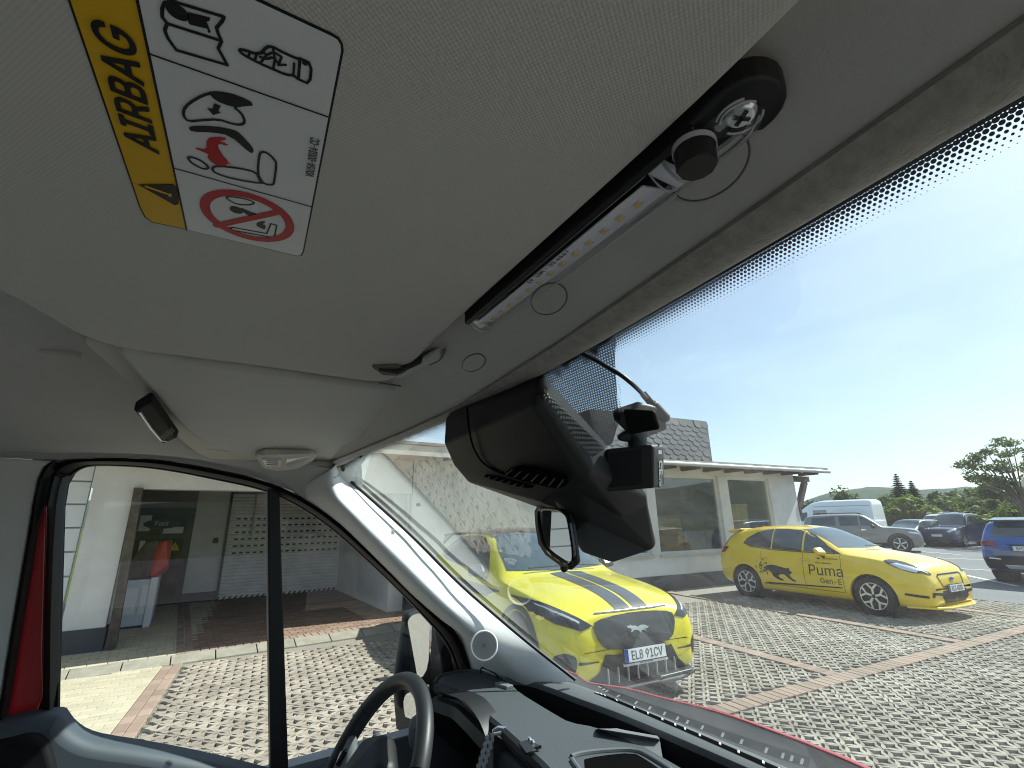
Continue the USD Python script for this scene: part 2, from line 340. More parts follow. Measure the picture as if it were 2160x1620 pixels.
for i in order[:300]:
    m = protos[i % 4].copy(); m.apply_transform(trimesh.transformations.rotation_matrix(rng.normal(0, 0.018), [rng.normal(0, .3), rng.normal(0, .3), 1])); m.apply_translation([spots[i, 0]+rng.normal(0, .0012), spots[i, 1]+rng.normal(0, .0012), float(rng.normal(0, 0.0022))]); part(pav, 'grid_block', m, 'concrete', smooth=False)
rest = np.array([i for i in range(len(spots)) if i not in near])
zj = rng.normal(0, 0.0015, len(rest))
scatter(pav, 'further_grid_blocks', protos, ['concrete']*4, np.c_[spots[rest], zj], np.where(rng.random(len(rest)) < .5, 0, np.pi)+rng.normal(0, .015, len(rest)), rest % 4)
def brick(lx, ly, h=0.06, c=0.004):
    def r(s, z): return np.array([[-lx/2+s, -ly/2+s, z], [lx/2-s, -ly/2+s, z], [lx/2-s, ly/2-s, z], [-lx/2+s, ly/2-s, z]])
    return loft([r(0, -h), r(0, -c), r(c, 0)], True, True)
def bricks(parent, name, spots, lx, ly, mt, z=0.0, limit=300, ang=0.0):
    pr = brick(lx, ly); S = np.asarray(spots); d = np.hypot(S[:, 0], S[:, 1]); o = np.argsort(d)
    T = trimesh.transformations.rotation_matrix(ang, [0, 0, 1])
    for i in o[:limit]:
        m = pr.copy(); m.apply_transform(T); m.apply_translation([*S[i], z+float(rng.normal(0, 0.0012))]); part(parent, name, m, mt, smooth=False)
    if len(o) > limit: k = o[limit:]; scatter(parent, 'further_'+name+'s', [pr], [mt], np.c_[S[k], z+rng.normal(0, 0.0012, len(k))], np.full(len(k), ang), np.zeros(len(k), int))
S = []
for k in range(130): S.append((2.05 + 0.1*k, XB))
S = [s for s in S if s[0] < 13.3]
for b in bands_y: S += [(b + 0.0, XB + 0.16 + 0.1*k) for k in range(57) if XB+0.16+0.1*k < 9.5]
S1 = [s for s in S if abs(s[1]-XB) < 1e-6]; S2 = [s for s in S if abs(s[1]-XB) > 1e-6]
bricks(pav, 'band_brick', S1, 0.094, 0.205, 'red_brick', 0.001)
bricks(pav, 'band_brick', S2, 0.205, 0.094, 'red_brick', 0.001)
S = [(-0.905 - 0.103*c, 3.4 + 0.203*k + 0.05*c) for k in range(24) for c in (0, 1)]
bricks(pav, 'edge_brick', [s for s in S if s[1] < 8.08], 0.098, 0.197, 'red_brick', 0.002)
S, HB = [], []
for r in range(40):
    y = 4.3 + 0.1*r
    if y > 8.10: break
    for k in range(14): S.append((-1.165 - 0.203*k - 0.1*(r % 2), y))
    if r % 2: HB.append((-1.114, y))
S = [s for s in S if s[1] < 8.16+0.14*(s[0]+0.8)-0.06]
bricks(pav, 'cream_brick', [s for s in S if s[0] > -3.6], 0.197, 0.095, 'cream_brick', 0.0)
bricks(pav, 'half_brick', [s for s in HB if s[1] < 8.05], 0.095, 0.095, 'cream_brick', 0.0)
# pebbles and weeds in the openings
n = 4200; vi = np.where(vis & (dist < 8.5))[0]; pk = rng.choice(vi, n)
pebm = trimesh.creation.icosphere(1, 0.010); pebm.vertices *= 1+0.3*rng.normal(size=pebm.vertices.shape)*0.3
scatter(pav, 'pebbles', [pebm], ['pebble'], np.c_[spots[pk]+rng.normal(0, 0.022, (n, 2)), np.full(n, -0.019)], rng.random(n)*6, np.zeros(n, int), scales=np.repeat(rng.uniform(0.4, 1.1, n)[:, None], 3, 1))
tuft = [np.array([[0, 0, 0], [0.004, 0, 0], [0.002+dx, dy, 0.05]]) for dx, dy in rng.normal(0, 0.018, (12, 2))]
tm = trimesh.Trimesh(np.vstack(tuft), np.arange(36).reshape(-1, 3), process=False)
n = 420; pk = rng.choice(vi, n); eg = rng.random(n) < .35
pos = np.c_[spots[pk]+rng.normal(0, 0.02, (n, 2)), np.full(n, -0.045)]
pos[eg, 0] = -0.83+rng.normal(0, 0.012, eg.sum()); pos[eg, 1] = rng.uniform(4.5, 8, eg.sum())
scatter(pav, 'weeds', [tm], ['weed'], pos, rng.random(n)*6, np.zeros(n, int), scales=np.repeat(rng.uniform(0.5, 1.1, n)[:, None], 3, 1))

# ---------------------------------------------------------------- kerb and the raised forecourt
def ky(x): return 8.16 + 0.14*(x+0.8)
kt = 0.06; ka = math.atan(0.14)
fore = thing('forecourt', None, None, kind='structure')
q = lambda x, z, o=0.0: A3(x, ky(x)+o, z)
part(fore, 'forecourt_bed', thick([[q(-9, kt-0.03, .1), q(2.6, kt-0.03, .1)], [A3(-9, 15.2, kt-0.03), A3(2.6, 15.2, kt-0.03)]], A3(0, 0, -0.1)), 'gravel_soil', smooth=False)
ex, ey = A3(math.cos(ka), math.sin(ka), 0), A3(-math.sin(ka), math.cos(ka), 0)
for k in range(24):
    x0 = -5.0 + k*0.5
    if x0 > 3.4: break
    c = A3(x0+0.25, ky(x0+0.25), 0)+ey*0.04
    hh = kt if x0 < -0.9 else kt*0.86
    part(fore, 'kerb_stone', hull([(c+ex*u+ey*v+A3(0, 0, z), .006) for u in (-.240, .240) for v, z in ((-.10, -.1), (.14, -.1), (-.10, -.004), (.11, kt-.006), (.14, kt-.006))], 1), 'kerbstone', smooth=False)
S, S3 = [], []
for k in range(60):
    p = q(-0.72+0.103*k, 0)+ey*0.29
    if p[0] < 3.3: S.append(p[:2])
bricks(fore, 'edge_brick', S, 0.097, 0.20, 'red_brick', kt, ang=ka)
for r in range(52):
    for k in range(46):
        p = q(-4.6, 0)+ey*(0.45+0.103*r)+ex*(0.203*k+0.1*(r % 2))
        if p[0] < 2.5 and p[1] < 14.1: S3.append(p[:2])
L = [p for p in S3 if p[0] < -0.9]; R = [p for p in S3 if p[0] >= -0.9]
bricks(fore, 'cream_brick', [p for p in L]+[(q(-4.6+0.203*k, 0)+ey*0.24)[:2] for k in range(19)]+[(q(-4.5+0.203*k, 0)+ey*0.343)[:2] for k in range(19)], 0.197, 0.098, 'cream_brick', kt, 300, ka)
bricks(fore, 'paving_brick', R, 0.197, 0.098, 'dark_brick', kt, 300, ka)
bricks(fore, 'line_brick', [(q(-0.90, 0)+ey*(0.30+0.203*k)+ex*(0.104*c))[:2] for k in range(25) for c in (0, 1)], 0.098, 0.198, 'red_brick', kt+.003, 300, ka)

# ---------------------------------------------------------------- hills
az = np.linspace(-math.pi, math.pi, 361); rr = np.array([260, 420, 600, 800, 1000, 1200, 1450, 1700, 2100, 2600, 3300.0])
key_px = [(1600, 1070), (1690, 1061), (1740, 1044), (1790, 1033), (1840, 1026), (1890, 1029), (1940, 1034), (1990, 1032), (2040, 1029), (2080, 1031), (2160, 1017), (2260, 1004)]
ka_ = [math.atan2(ray(x, y)[0], ray(x, y)[1]) for x, y in key_px]; ke = [ray(x, y)[2]/np.hypot(*ray(x, y)[:2]) for x, y in key_px]
P = []
for a in az:
    d = A3(math.sin(a), math.cos(a), 0); e = np.interp(a, ka_, ke) if ka_[0] <= a <= ka_[-1] else 0.045+0.02*math.sin(3*a+1)+0.012*math.sin(7*a)
    row = []
    for r in rr:
        w = np.clip((r-380)/(1400-380), 0, 1); w = w*w*(3-2*w)
        tip = e*1450*w*(1.0 if r < 1500 else 1.0)
        if r > 1450: tip = e*1450*(1-0.5*np.clip((r-1450)/1800, 0, 1))
        z = -2 + tip - 10*math.exp(-((r-700)/300)**2)
        if 500 < r < 1450: z += 7*(meshkit.noise(A3(d[0]*r/130, d[1]*r/130, 0.3))-.5)
        row.append(d*r+A3(0, 0, z))
    P.append(row)
P = np.array(P)
from scipy.ndimage import zoom as _z
sub = np.array([np.array([PchipInterpolator(rr, row[:, k])(np.concatenate([np.linspace(260, 1450, 46), np.linspace(1550, 3300, 8)])) for k in range(3)]).T for row in P])
jit = np.array([[meshkit.fbm(p/38.0, 3) for p in row] for row in sub]); sub[..., 2] += (jit-.5)*11*np.clip((np.hypot(sub[..., 0], sub[..., 1])-300)/500, 0, 1)
solo('hills', grid(sub), 'forest', kind='structure', smooth=True)

# ---------------------------------------------------------------- trees and shrubs
def leaves(centers, radii, n, size, r, squash=0.8, tilt=None):
    """n leaf-sized faces in clumps"""
    centers = np.asarray(centers, float); k = r.integers(0, len(centers), n); d = r.normal(size=(n, 3)); d /= np.linalg.norm(d, axis=1)[:, None]
    rad = np.asarray(radii)[k]*r.random(n)**0.4; p = centers[k] + d*rad[:, None]*A3(1, 1, squash)
    nrm = d*0.6 + r.normal(size=(n, 3))*0.6 + A3(0, 0, .5); nrm /= np.linalg.norm(nrm, axis=1)[:, None]
    t = np.cross(nrm, r.normal(size=(n, 3))); t /= np.linalg.norm(t, axis=1)[:, None]; b = np.cross(nrm, t); s = (size*r.uniform(.6, 1.4, n))[:, None]
    v = np.stack([p-t*s, p-b*s*.55, p+t*s, p+b*s*.55], 1).reshape(-1, 3); i = np.arange(n)[:, None]*4
    return trimesh.Trimesh(v, np.vstack([i+[0, 1, 2], i+[0, 2, 3]]), process=False)
def bush(name, label, cat, base, h, w, mt, n, size, seed, group=None, trunk_h=0.2, squash=0.9):
    r = np.random.default_rng(seed); t = thing(name, label, cat, base, group); base = np.asarray(base, float)
    m = int(14+w*2); cs, rs = [], []
    for k in range(m):
        a = r.random()*6.28; u = r.random()**.6; z = h*(0.18+0.72*r.random()); wz = math.sin(math.pi*min(1, (z/h)*0.75+0.22))
        cs.append(base+A3(math.cos(a)*u*w/2*wz, math.sin(a)*u*w/2*wz, z)); rs.append(r.uniform(.13, .26)*min(w, h*1.4)*(0.8+.4*r.random()))
    for c in cs[::2]: pass
    tr = [tube([base+A3(0, 0, -0.1), base+(c-base)*0.5+A3(*(r.normal(size=2)*.05*w), 0), c], [0.035*h**.8, 0.02*h**.8, 0.008*h], 5) for c in cs[::2]]
    part(t, 'trunk', tr, 'bark'); part(t, 'crown', leaves(cs, rs, n, size, r, squash), mt, smooth=False)
    return t
def gp(px, d, z=0.0):                                        # a ground point in the direction of column px at distance d
    r = ray(px, 1080); r = A3(r[0], r[1], 0)/np.hypot(r[0], r[1]); return r*d+A3(0, 0, z)
def hz(px, py, d): r = ray(px, py); return H + r[2]/np.hypot(r[0], r[1])*d
gs = 'shrubs along the back of the yard'
def plant(name, label, cat, px, ptop, d, wpx, mt, n, size, seed, **k):
    base = gp(px, d, -0.05); h = hz(px, ptop, d)+0.05; bush(name, label, cat, base, h, wpx*d/1200.0, mt, n, size, seed, **k)
plant('shrub', 'bright yellow-green shrub right of the white van', 'shrub', 1882, 1060, 45, 60, 'leaf_bright', 2600, .15, 3)
plant('shrub', 'bright yellow-green shrub in front of the tall spruce', 'shrub', 1925, 1052, 46, 95, 'leaf_bright', 4200, .15, 4)
plant('shrub', 'small dark shrub between the spruces and the pale car', 'shrub', 1985, 1050, 50, 90, 'leaf_mid', 3400, .16, 5)
plant('shrub', 'olive green shrub above the pale car roof', 'shrub', 2040, 1050, 52, 80, 'leaf_locust', 3400, .16, 6)
plant('shrub', 'bright shrub under the tall loose tree, nearest the blue car', 'shrub', 2140, 1068, 40, 110, 'leaf_bright', 5200, .13, 7)
plant('shrub', 'mid green bush right behind the dark blue van', 'shrub', 2090, 1055, 44, 80, 'leaf_mid', 4200, .14, 8)
plant('shrub', 'broad bush at the right edge under the tall tree', 'shrub', 2200, 1030, 42, 110, 'leaf_mid', 4200, .14, 9)
plant('broadleaf_tree', 'leafy tree top showing above the white van roof', 'tree', 1790, 1032, 75, 75, 'leaf_locust', 2200, .24, 10)
plant('broadleaf_tree', 'dark green tree between spruce and hillside, right of the spruces', 'tree', 2005, 1036, 90, 70, 'leaf_dark', 3000, .28, 11)
plant('broadleaf_tree', 'rounded mid green tree behind the olive shrub', 'tree', 2070, 1036, 85, 90, 'leaf_mid', 3200, .26, 12)
plant('broadleaf_tree', 'dense dark tree behind the bushes near the right edge', 'tree', 2130, 1018, 80, 90, 'leaf_dark', 3600, .26, 13)
plant('broadleaf_tree', 'green tree low behind the white van tail', 'tree', 1872, 1050, 85, 60, 'leaf_mid', 2400, .26, 14)
plant('broadleaf_tree', 'dark tree at the foot of the hill left of the white van', 'tree', 1700, 1056, 95, 60, 'leaf_dark', 2200, .28, 15)
def spruce(label, px, ptop, d, wpx, seed):
    r = np.random.default_rng(seed); base = gp(px, d, -0.1); h = hz(px, ptop, d)+0.1; w = wpx*d/1200.0
    t = thing('spruce_tree', label, 'tree', base); part(t, 'trunk', tube([base, base+A3(0, 0, h*.97)], [0.18, 0.02], 7), 'bark')
    v, f = [], []
    for k in range(int(26)):
        u = (k+.5)/26; z = h*(0.06+0.94*u); R = w/2*(1-u)**0.85*(0.85+.3*r.random())+0.05
        for a in np.linspace(0, 6.28, 11, endpoint=False)+r.random():
            RR = R*r.uniform(.7, 1.1); d_ = A3(math.cos(a), math.sin(a), 0); n_ = A3(-math.sin(a), math.cos(a), 0)
            for s in np.linspace(.15, 1, 7):
                c = base+A3(0, 0, z-0.22*RR*s*s+0.05*RR)+d_*RR*s; L = 0.34*RR*(1.2-s*.75)+.06
                for sg in (-1, 1):
                    i = len(v); e = c+n_*sg*L+d_*L*.6-A3(0, 0, L*.25+.05*r.random()); v += [c, c+d_*.13*R+A3(0, 0, .03), e]; f.append([i, i+1, i+2])
                i = len(v); v += [c-n_*.05, c+n_*.05, c-A3(0, 0, .25*L+.1)]; f.append([i, i+1, i+2])
    part(t, 'crown', (np.array(v), np.array(f)), 'leaf_spruce', smooth=False)
spruce('tall dark pointed spruce tree right of the white van', 1908, 997, 62, 62, 1)
spruce('smaller dark spruce close behind the right side of the tall spruce', 1937, 1012, 66, 60, 2)
# tall loose tree at the right edge
r = np.random.default_rng(21); d = 38.0; base = gp(2175, d, -0.05); t = thing('locust_tree', 'tall loose feathery tree leaning in at the right edge above the bushes', 'tree', base)
tips = [(2062, 968), (2072, 985), (2085, 965), (2100, 955), (2095, 1000), (2120, 945), (2130, 975), (2118, 1005), (2140, 930), (2160, 950), (2150, 985), (2090, 1020), (2180, 940), (2200, 970), (2150, 1010), (2220, 950), (2075, 1003), (2165, 925), (2190, 1000), (2108, 980), (2240, 980)]
tr, cs = [tube([base, base+A3(-.1, .1, 2.2)], [.13, .10], 7)], []
for px, py in tips:
    dd = d*r.uniform(.94, 1.06); p = gp(px, dd, hz(px, py, dd)-.15); cs += [p, p+r.normal(size=3)*.25, p+r.normal(size=3)*.3]; b0 = base+A3(-.1, .1, 1.2+r.random()); tr.append(tube([b0, (b0*.55+p*.45)+A3(0, 0, .25)+r.normal(size=3)*.08, p], [.06, .04, .015], 5))
part(t, 'trunk', tr, 'bark'); part(t, 'crown', leaves(cs, np.full(len(cs), .42), 4200, .075, r, .45), 'leaf_locust', smooth=False)
# ---------------------------------------------------------------- the showroom building: main front (Y = 9.65) and the garage wing turned by 7 degrees
gpane('window_glass', (0.012, 0.015, 0.016), 0.015, 0.9)
glass('shop_glass', (0.86, 0.90, 0.88), 0.06, 0.8)
mat('gutter', (0.42, 0.41, 0.39), 0.4, metal=0.6)
wa = math.radians(7); wx, wy = A3(math.cos(wa), math.sin(wa), 0), A3(-math.sin(wa), math.cos(wa), 0); WO = A3(2.5, 9.65, 0)
def W(s, t, z): return WO+wx*s+wy*t+A3(0, 0, z)
def wbox(s0, s1, t0, t1, z0, z1): return obox(W((s0+s1)/2, (t0+t1)/2, (z0+z1)/2), wx*(s1-s0), wy*(t1-t0), A3(0, 0, z1-z0))
YF = 9.65
B = thing('showroom_building', 'white single storey showroom with dark plinth, big windows and an open garage porch', 'building', (2.5, YF, 0))
# main front, pieces butted round the window openings
part(B, 'wall', [boxes((2.5, YF, 2.87), (14.9, YF+.25, 3.12)), boxes((2.5, YF, 0.33), (6.1, YF+.25, 2.87)), boxes((6.1, YF, 0.33), (13.66, YF+.25, 0.82)), boxes((13.66, YF, 0.33), (14.9, YF+.25, 2.87)), boxes((14.65, YF+.25, 0.0), (14.9, YF+9, 3.12))], 'white_render', smooth=False)
part(B, 'plinth', [boxes((2.52, YF-.02, -0.08), (14.92, YF+.2, 0.33))], 'plinth_grey', smooth=False, label='dark grey painted plinth')
for x0, x1 in ((6.1, 8.70), (8.98, 11.42), (11.80, 13.66)):
    zt, zb = 2.87, 0.82
    w = part(B, 'window', [boxes((x0, YF+.06, zb), (x0+.07, YF+.14, zt)), boxes((x1-.07, YF+.06, zb), (x1, YF+.14, zt)), boxes((x0+.07, YF+.06, zt-.08), (x1-.07, YF+.14, zt)), boxes((x0+.07, YF+.06, zb), (x1-.07, YF+.14, zb+.07))], 'frame_white', smooth=False)
    part(w, 'pane', boxes((x0+.07, YF+.098, zb+.07), (x1-.07, YF+.102, zt-.08)), 'shop_glass', smooth=False)
    part(w, 'sill', boxes((x0-.03, YF-.06, zb-.045), (x1+.03, YF+.06, zb-.002)), 'fascia', smooth=False)
for x0, x1 in ((8.70, 8.98), (11.42, 11.80)):
    part(B, 'mullion', boxes((x0, YF-.02, 0.82), (x1, YF+.16, 2.868)), 'frame_white', smooth=False)
# room behind the windows
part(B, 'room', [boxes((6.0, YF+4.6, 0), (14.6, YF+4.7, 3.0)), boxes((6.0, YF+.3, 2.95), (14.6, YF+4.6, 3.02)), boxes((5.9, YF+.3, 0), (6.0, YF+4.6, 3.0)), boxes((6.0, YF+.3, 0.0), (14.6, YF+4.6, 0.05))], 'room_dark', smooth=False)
# eaves: roof board, fascia, rafter ends, brace at the right end
part(B, 'roof', [thick([[A3(1.0, YF-.62, 3.14), A3(15.75, YF-.62, 3.14)], [A3(1.0, YF+1.6, 3.50), A3(15.75, YF+1.6, 3.50)], [A3(1.0, YF+9, 3.55), A3(15.75, YF+9, 3.55)]], A3(0, 0, 0.05))], 'roof_felt', smooth=False)
part(B, 'fascia', [boxes((1.0, YF-.645, 3.03), (15.75, YF-.622, 3.175))], 'fascia', smooth=False)
part(B, 'gutter', tube([A3(1.0, YF-.69, 3.10), A3(15.7, YF-.69, 3.06)], .05, 10), 'gutter')
part(B, 'soffit', thick([[A3(1.0, YF-.60, 3.085), A3(15.7, YF-.60, 3.085)], [A3(1.0, YF-.003, 3.125), A3(15.7, YF-.003, 3.125)]], A3(0, 0, .015)), 'fascia', smooth=False)
for x in np.arange(3.2, 15.6, 0.86): part(B, 'rafter_end', boxes((x-.07, YF-.58, 2.975), (x+.07, YF-.004, 3.083)), 'timber_dark', smooth=False)
part(B, 'brace', [bar(A3(15.0, YF+.05, 2.02), A3(15.52, YF+.05, 2.80), .14, .14, (0, 1, 0)), boxes((14.91, YF-.03, 2.80), (15.68, YF+.13, 2.97)), boxes((14.903, YF-.03, 1.75), (14.99, YF+.13, 2.12))], 'timber_dark', smooth=False, label='dark timber brace under the roof end')
# slate clad box on the roof; every slate a piece
sb = part(B, 'slate_box', [hull([(A3(x, y, z), .01) for x, y, z in ((8.2, 10.95, 3.45), (12.82, 10.95, 3.45), (8.2, 11.25, 4.92), (12.92, 11.25, 4.94), (13.14, 11.22, 4.70), (8.2, 14.5, 4.92), (12.92, 14.5, 4.94), (13.14, 14.5, 4.7), (8.2, 14.5, 3.45), (12.82, 14.5, 3.45))], 1)], 'slate', smooth=False)
sl = A3(0, 0.30, 1.42)/np.linalg.norm([0.30, 1.42]); nn = A3(0, -1.42, 0.30)/np.linalg.norm([0.30, 1.42])
for r in range(8):
    for k in range(15):
        x = 8.45+k*0.335+(r % 2)*0.165+float(rng.normal(0, .01))
        if x > 12.70+.042*r: continue
        o = A3(x, 10.945, 3.50)+sl*(r*0.172)+nn*0.012
        th = np.linspace(math.pi, 2*math.pi, 7); pg = Polygon([(-.165, .26)]+[(.165*math.cos(t), .07+.10*math.sin(t)) for t in th]+[(.165, .26)])
        ty = sl+nn*-0.075; ty = ty/np.linalg.norm(ty); m = flat(pg, 0.013, o+nn*0.014, A3(1, float(rng.normal(0, .02)), 0), ty)
        part(B, 'slate', m, 'slate', smooth=False)
for k in range(0): part(B, 'edge_slate', obox(A3(12.93, 11.02+.02*k*.0, 3.5+.09*k)+sl*.0, A3(.03, 0, 0), A3(0, .16, 0), A3(0, .02, .1)), 'slate', smooth=False) 
# garage wing
part(B, 'wing_wall', [wbox(-5.0, -0.02, 0, .3, 2.28, 3.2), wbox(-0.3, 0.003, .3, 4.6, kt-.02, 2.9), wbox(-4.98, -4.5, .003, .30, kt+.30, 2.28), wbox(-3.66, -2.96, 4.3, 4.5, kt+.2, 2.55), wbox(0.12, 1.0, 4.3, 4.5, kt+.2, 2.55), wbox(-5.2, 1, 4.3, 4.5, 2.55, 2.9), wbox(-5.3, -4.82, 4.3, 4.5, kt, 2.55), wbox(-5.0, -4.8, .3, 4.3, kt, 2.55)], 'white_render', smooth=False)
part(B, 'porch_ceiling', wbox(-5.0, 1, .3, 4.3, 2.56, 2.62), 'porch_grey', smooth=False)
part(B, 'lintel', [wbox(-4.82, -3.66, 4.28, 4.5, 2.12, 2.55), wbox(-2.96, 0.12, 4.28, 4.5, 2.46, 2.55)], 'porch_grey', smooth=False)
part(B, 'plinth', [wbox(-5.0, -4.48, -.02, .28, 0.0, kt+.30), wbox(-3.68, -2.98, 4.27, 4.48, kt-.02, kt+.2), wbox(0.13, 1.0, 4.27, 4.48, kt-.02, kt+.2)], 'plinth_grey', smooth=False, label='dark grey painted plinth')
part(B, 'timber_post', [obox(W(-4.415, -.01, 1.19), wx*.11+A3(0, 0, 0), wy*.16, A3(0, 0, 2.2)-wx*.06)], 'timber_dark', smooth=False, label='weathered dark timber post')
part(B, 'eaves_board', [wbox(-7.5, 0.3, -1.55, -1.51, 2.84, 3.02), wbox(-7.5, 0.3, -1.51, -0.002, 2.94, 2.98)], 'fascia', smooth=False)
part(B, 'wing_roof', [thick([[W(-7.5, -1.58, 3.03), W(0.3, -1.58, 3.03)], [W(-7.5, 3, 3.75), W(0.3, 3, 3.75)], [W(-7.5, 6, 3.75), W(0.3, 6, 3.75)]], A3(0, 0, .05))], 'roof_felt', smooth=False)
part(B, 'door_backing', wbox(-8.6, -5.03, .17, .20, 0, 2.85), 'panel_white', smooth=False)
for k in range(8):                                               # sectional white door left of the column
    part(B, 'door_panel', wbox(-8.6, -5.03, .10, .16, kt+.02+.33*k, kt+.33*k+.325), 'panel_white', smooth=False)
part(B, 'wall_left', [wbox(-8.6, -5.0, 0.02, .3, 2.80, 3.2)], 'white_render', smooth=False)
# roller shutter: slats one by one, slotted ones in the middle
sh = part(B, 'roller_shutter', [wbox(-3.0, -2.95, 4.22, 4.3, kt, 2.5), wbox(0.10, 0.15, 4.22, 4.3, kt, 2.5), wbox(-2.95, .10, 4.33, 4.36, kt, 2.5)], 'black_frame', smooth=False)
for k in range(30):
    z0 = kt+0.03+0.079*k
    if z0 > 2.42: break
    pr = [(0, 0), (-.010, .012), (-.014, .038), (-.010, .064), (0, .075)]
    rows = [k for k in range(12, 24, 2)]
    if k in (12, 14, 16, 18, 20, 22):
        xs = np.arange(-2.80, 0.0, 0.146); segs = []
        lo = -2.945
        pz = lambda s0, s1, z1, z2: wbox(s0, s1, 4.295, 4.31, z1, z2)
        segs += [pz(-2.945, .095, z0, z0+.018), pz(-2.945, .095, z0+.057, z0+.076)]
        for x in xs: segs.append(pz(lo, x, z0+.018, z0+.057)); lo = x+.088
        segs.append(pz(lo, .095, z0+.018, z0+.057)); part(sh, 'slotted_slat', segs, 'shutter_grey', smooth=False)
    else: part(sh, 'slat', grid([[W(s, 4.30+d, z0+h) for s in (-2.945, .095)] for d, h in pr]), 'shutter_grey', smooth=True)
for k in range(26): part(sh, 'hazard_stripe', flat(Polygon([(0, 0), (.06, 0), (.10, .055), (.04, .055)]), .002, W(-2.94+.117*k, 4.278, kt+.006), wx, A3(0, 0, 1)), 'hazard_yellow' if 0 else 'frame_white', smooth=False)
part(sh, 'bottom_rail', wbox(-2.945, .095, 4.28, 4.31, kt+.004, kt+.029+.033), 'black_frame', smooth=False)
# glazed door in the porch
D = part(B, 'glazed_door', [wbox(-4.82, -4.70, 4.25, 4.38, kt, 2.12), wbox(-3.80, -3.66, 4.25, 4.38, kt, 2.12), wbox(-4.70, -3.80, 4.25, 4.38, 2.0, 2.12), wbox(-4.70, -3.80, 4.25, 4.38, kt, kt+.14), wbox(-4.70, -3.80, 4.26, 4.37, 1.45, 1.53)], 'black_frame', smooth=False)
mat('door_glass', (0.010, 0.011, 0.012), 0.05, spec=0.15)
part(D, 'pane', wbox(-4.70, -3.80, 4.30, 4.305, kt+.14, 2.0), 'door_glass', smooth=False)
part(D, 'lit_pane', [wbox(-4.68, -4.47, 4.29, 4.296, 1.62, 1.96), wbox(-4.22, -3.84, 4.29, 4.296, 1.56, 1.70), wbox(-4.60, -4.50, 4.29, 4.296, 1.18, 1.42)], 'panel_white', smooth=False)
ov = affinity.scale(Point(0, 0).buffer(1, 24), .34, .105)
part(D, 'oval_sign', flat(ov, .012, W(-4.26, 4.283, 1.77), wx, A3(0, 0, 1)), 'black_frame', smooth=False)
part(D, 'sign_lettering', textm('Ford', .085, W(-4.40, 4.270, 1.735), wx, A3(0, 0, 1), .002, True), 'shutter_grey', smooth=False)
part(D, 'warning_triangle', flat(Polygon([(-.1, -.09), (.1, -.09), (0, .09)]), .003, W(-3.95, 4.28, 1.28), wx, A3(0, 0, 1)), 'hazard_yellow', smooth=False)
part(D, 'warning_mark', [flat(sbox(-.008, -.03, .008, .035), .003, W(-3.95, 4.275, 1.28), wx, A3(0, 0, 1)), flat(Point(0, -.055).buffer(.011), .003, W(-3.95, 4.275, 1.28), wx, A3(0, 0, 1))], 'black_frame', smooth=False)
part(B, 'downpipe', tube([W(-2.45, 4.2, 2.5), W(-2.45, 4.2, 1.45)], .02, 8), 'gutter')
lam = part(B, 'wall_lamp', [lathe([(0, 0), (.05, 0), (.06, .05), (.04, .12), (0, .13)], W(-3.17, 4.22, 1.32), (0, 0, 1), 12)], 'timber_dark')
# things seen through the shop windows
t = thing('plywood_board', 'tan plywood sheet leaning inside the second showroom window', 'board', (12.55, YF+.5, .3))
part(t, 'sheet', obox(A3(12.56, YF+.52, 1.12), A3(1.22, 0, 0), A3(0, .02, .001), A3(0, .06, 1.9)), 'ply', smooth=False)
part(t, 'edge_batten', obox(A3(12.56, YF+.505, 2.08), A3(1.26, 0, 0), A3(0, .03, 0), A3(0, 0, .05)), 'ply', smooth=False)
for k, (x, w, h, dy, lab) in enumerate(((10.55, .95, 1.75, 1.2, 'tall brown carton standing inside the big showroom window'), (9.6, .6, 1.0, 1.5, 'small dark carton low at the left of the big showroom window'), (13.4, .3, 1.9, 1.0, 'narrow carton edge at the right of the plywood sheet'))):
    t = thing('carton', lab, 'box', (x, YF+dy, .05)); part(t, 'body', boxes((x-w/2, YF+dy, .05), (x+w/2, YF+dy+.6, h)), 'carton', smooth=False); part(t, 'lid_flap', obox(A3(x, YF+dy+.05, h+.03), A3(w, 0, 0), A3(0, .18, .05), A3(0, 0, .006)), 'carton', smooth=False)
# crate with red machine in the porch
cr = thing('grey_crate', 'pale grey plastic crate with panelled sides standing at the timber post in the porch', 'crate', W(-4.2, 1.8, kt))
c0 = W(-4.22, 1.9, kt); ax, ay = wx*math.cos(.5)+wy*math.sin(.5), -wx*math.sin(.5)+wy*math.cos(.5)
ax, ay = wx, wy
P0 = W(-4.62, 1.72, 0)
def cb(s0, s1, t0, t1, z0, z1): return wbox(s0, s1, t0, t1, z0, z1)
part(cr, 'front_panel', [cb(-4.66, -4.08, 1.60, 1.64, kt+.04, .83)], 'crate_grey', smooth=False)
part(cr, 'front_recess', [cb(-4.62, -4.30, 1.592, 1.598, kt+.22, .70), cb(-4.25, -4.12, 1.592, 1.598, kt+.22, .74)], 'panel_white', smooth=False)
part(cr, 'side_panel', [cb(-4.08, -4.04, 1.60, 2.5, kt+.04, .86)], 'crate_grey', smooth=False)
part(cr, 'back_panel', [cb(-4.66, -4.08, 2.46, 2.5, kt+.04, .86)], 'crate_grey', smooth=False)
part(cr, 'corner_post', [rbox(W(-4.10, 1.595, kt+.40), wx*.05, wy*.03, A3(0, 0, .40), .012, 1)], 'panel_white', smooth=30)
part(cr, 'base', [cb(-4.66, -4.04, 1.62, 2.48, kt+.03, kt+.09)], 'crate_grey', smooth=False)
for s in (-4.6, -4.1):
    for tt in (1.68, 2.42): part(cr, 'foot', boxes(W(s, tt, kt)-A3(.05, .05, 0), W(s, tt, kt)+A3(.05, .05, .031)), 'black_frame', smooth=False)
